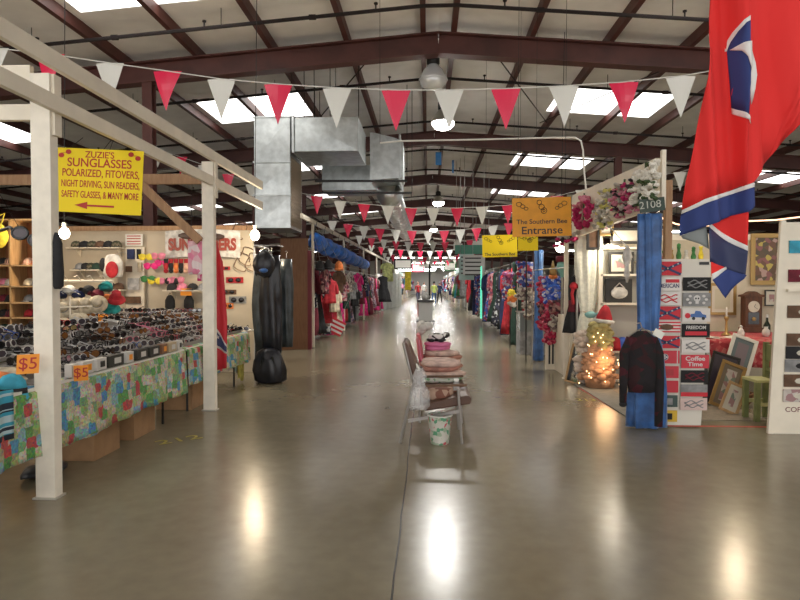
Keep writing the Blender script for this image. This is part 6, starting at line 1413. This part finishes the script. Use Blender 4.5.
# lower folds
dl = lambda x, z: .03 * math.sin((x - 1.5) * 24 + z * 5)
fc([(684.5, 235), (700, 228), (708, 226), (709, 249), (700, 244), (686, 238)], mat('flag_fold_shade', (.20, .22, .22), .6), 'inner_fold', .03, 2, dl)  # shading inside the fold, painted in as a flat grey
fc([(709, 224), (722, 220), (735, 215), (748, 212), (748.5, 246), (730, 236), (709, 223)], FRD, 'lower_field', .02, 2, dl)
fc([(709, 222), (730, 234), (748.5, 246), (748.5, 251), (730, 240), (709, 227)], FWH, 'lower_stripe', .014, 1, dl)
fc([(708, 227), (730, 240), (748.5, 251), (748, 277), (735, 272), (725, 268), (715, 265), (708, 262)], mat('flag_navy_back', (.022, .03, .09), .6), 'lower_edge', .012, 2, dl)
fc([(708.5, 262), (717, 265), (727, 267), (718, 273), (709, 276)], FRD, 'tail_field', .006, 1, dl)
fc([(709, 274), (718, 270), (728, 266.5), (729, 269), (719, 274), (709.5, 280)], FWH, 'tail_stripe', .002, 1, dl)
fc([(709.5, 280), (719, 274), (729, 269), (748, 275), (746, 279), (724, 298), (720, 294)], FBL, 'tail_edge', 0, 2, dl)
a = at(746, -60, FY)
MB().tube([(a.x - .3, FY + .02, at(0, -42, FY).z), (a.x + 1.0, FY + .02, at(0, -42, FY).z + .12)], .012, 8).build('staff', CHROME, fg, world=True)
for x in (a.x - .2, a.x + .8): MB().tube([(x, FY + .02, at(0, -42, FY).z), (x, FY + .02, 6.3)], .003, 4).build('cord', BLACKM, fg, world=True)

# ================================================================== FAR STALLS AND PEOPLE
random.seed(11)
colsF = [WHT, NAV, REDF, PR[2], GRY, PR[4], CREAMF, BLK, PR[1], PNK, GRN, SKY]
def far_stall(x, y0, y1, s, i):
    hall = 'the %s side' % ('screen' if s < 0 else 'poster')
    t = thing('far_stall', 'white-walled stall on %s far down the aisle, %s from the near one' % (hall, ordn[i]), 'stall', (x, (y0 + y1) / 2, 0))
    m = MB().bb(x + s * 1.5 - .03, x + s * 1.5 + .03, y0, y1, 0, 2.4); m.build('back_wall', mat('stall_white', (.6, .58, .55), .7), t, world=True)
    MB().bb(min(x, x + s * 1.5), max(x, x + s * 1.5), y1 - .06, y1, 0, 2.4).build('side_wall', mat('stall_white', (.6, .58, .55), .7), t, world=True)
    MB().bb(x - .04, x + .04, y0, y1, 2.4, 2.75).build('header', [WHITEV, mat('poster_aqua', (.5, .66, .64), .5), DOC, WHITEV][i % 4], t, world=True)
    for y in (y0 + .05, y1 - .05): MB().bb(x - .04, x + .04, y - .04, y + .04, 0, 2.4).build('post', WHITEP, t, world=True)
    MB().bb(min(x + s * .2, x + s * 1.0), max(x + s * .2, x + s * 1.0), y0 + .4, y1 - .4, 0, .8).build('counter', [WHT, GRY, PNK, CREAMF][i % 4], t, world=True)
    k = 0; y = y0 + .6
    while y < y1 - .4:
        mt = random.choice(colsF); garment(random.choice(['dress', 'coat', 'shirt']), mt, 'garment hanging at the front of the %s stall on %s' % (ordn[i], hall), (x - s * .2, y, 2.3), random.uniform(-.5, .5), 'garments on the %s far stall of %s' % (ordn[i], hall), random.uniform(.8, 1.5), .22, name='hanging_garment', depth=.12)
        y += random.uniform(.7, 1.3)
for i in range(6): far_stall(-2.6, 47 + i * 7.5, 53.5 + i * 7.5, -1, i)
for i in range(7): far_stall(2.3, 35 + i * 8.0, 42 + i * 8.0, 1, i)
# people far down the aisle
SKIN = mat('skin', (.50, .28, .20), .6)
def person(label, loc, rz, shirt, legs, hair, arm=.1, stride=.2):
    t = thing('person', label, 'person', loc, rz)
    V = [(0, 0, .95), (0, 0, 1.15), (0, .0, 1.38), (0, .01, 1.50), (0, .0, 1.60), (0, -.01, 1.70),
         (-.10, 0, .90), (-.11, -stride * .5, .50), (-.11, -stride + .02, .09), (-.11, -stride - .13, .04),
         (.10, 0, .90), (.11, stride * .4, .50), (.11, stride, .09), (.11, stride - .14, .04),
         (-.19, 0, 1.40), (-.24, .02, 1.14), (-.23, -.10 - arm, .92), (-.22, -.14 - arm, .84),
         (.19, 0, 1.40), (.24, .02, 1.14), (.24, -.06, .90), (.24, -.08, .82)]
    E = [(0, 1), (1, 2), (2, 3), (3, 4), (4, 5), (0, 6), (6, 7), (7, 8), (8, 9), (0, 10), (10, 11), (11, 12), (12, 13), (2, 14), (14, 15), (15, 16), (16, 17), (2, 18), (18, 19), (19, 20), (20, 21)]
    Rr = [.14, .13, .15, .055, .085, .07, .09, .062, .04, .035, .09, .062, .04, .035, .06, .042, .03, .03, .06, .042, .03, .03]
    me = bpy.data.meshes.new('body'); me.from_pydata(V, E, []); o = bpy.data.objects.new('body', me); C.objects.link(o)
    o.modifiers.new('s', 'SKIN'); 
    for i, r in enumerate(Rr): me.skin_vertices[0].data[i].radius = (r, r * (.72 if i in (0, 1, 2) else 1))
    me.skin_vertices[0].data[0].use_root = True
    sb = o.modifiers.new('ss', 'SUBSURF'); sb.levels = 1; sb.render_levels = 1
    bpy.context.view_layer.update(); dg = bpy.context.evaluated_depsgraph_get(); m2 = bpy.data.meshes.new_from_object(o.evaluated_get(dg)); bpy.data.objects.remove(o)
    for q in (SKIN, shirt, legs, BLACKP): m2.materials.append(q)
    for p in m2.polygons:
        z = p.center.z; p.use_smooth = True
        p.material_index = 0 if z > 1.47 or (abs(p.center.x) > .19 and z < 1.1 and z > .7) else 1 if z > .93 else 2 if z > .09 else 3
    b = bpy.data.objects.new('body', m2); C.objects.link(b); b.parent = t
    MB().lathe([(.085, 1.62), (.092, 1.68), (.08, 1.755), (.02, 1.785)], 12, (0, .012, 0)).build('hair', hair, t, smooth=True)
    m = MB().ell((0, -.085, 1.635), (.012, .018, .018), 6, 4); m.build('nose', SKIN, t, smooth=True)
    for s in (-1, 1): MB().ell((s * .03, -.078, 1.66), (.012, .008, .008), 6, 4).build('eye', BLACKP, t)
person('person in a red shirt and dark trousers walking far down the aisle', (at(418, 300, 50).x, 50, 0), .3, REDF, NAV, BRN)
person('person in a yellow-green shirt and blue trousers in the middle of the aisle', (at(434, 300, 46).x, 46, 0), 3.0, mat('cloth_neon', (.5, .6, .15), .8), fab('denim', (.05, .12, .3)), BLK)
person('person in a dark blue top standing beside the one in yellow-green', (at(439.5, 300, 48).x, 48, 0), 2.6, NAV, BLK, GRY)
person('person in a white shirt farthest down the aisle', (at(424, 300, 62).x, 62, 0), -.3, WHT, GRY, BRN)

for i, (x0_, x1_, y0_, y1_, Y, fm, lab) in enumerate(((394, 412, 259, 269, 34, BLACKP, 'black-edged white overhead board beyond the grey screen'), (412, 424, 264, 272, 52, RED, 'small red-edged white overhead board deep in the hall'), (444, 456, 262, 271, 48, GRN, 'green-edged white overhead board deep in the hall'), (405, 411, 271, 290, 44, YEL, 'tall yellow-green banner beyond the grey screen'))):
    a, b = at(x0_, y0_, Y), at(x1_, y1_, Y); t = thing('overhead_board', lab, 'board', ((a.x + b.x) / 2, Y, b.z))
    MB().bb(a.x, b.x, Y, Y + .03, b.z, a.z).build('edge_board', fm, t, world=True); MB().bb(a.x + .08, b.x - .08, Y - .01, Y, b.z + .08, a.z - .08).build('face_sheet', WHITEV if i < 3 else YEL, t, world=True)
    for x in (a.x + .05, b.x - .05): MB().tube([(x, Y, a.z), (x, Y, zr(x) - .2)], .01, 4).build('cord', PIPEM, t, world=True)
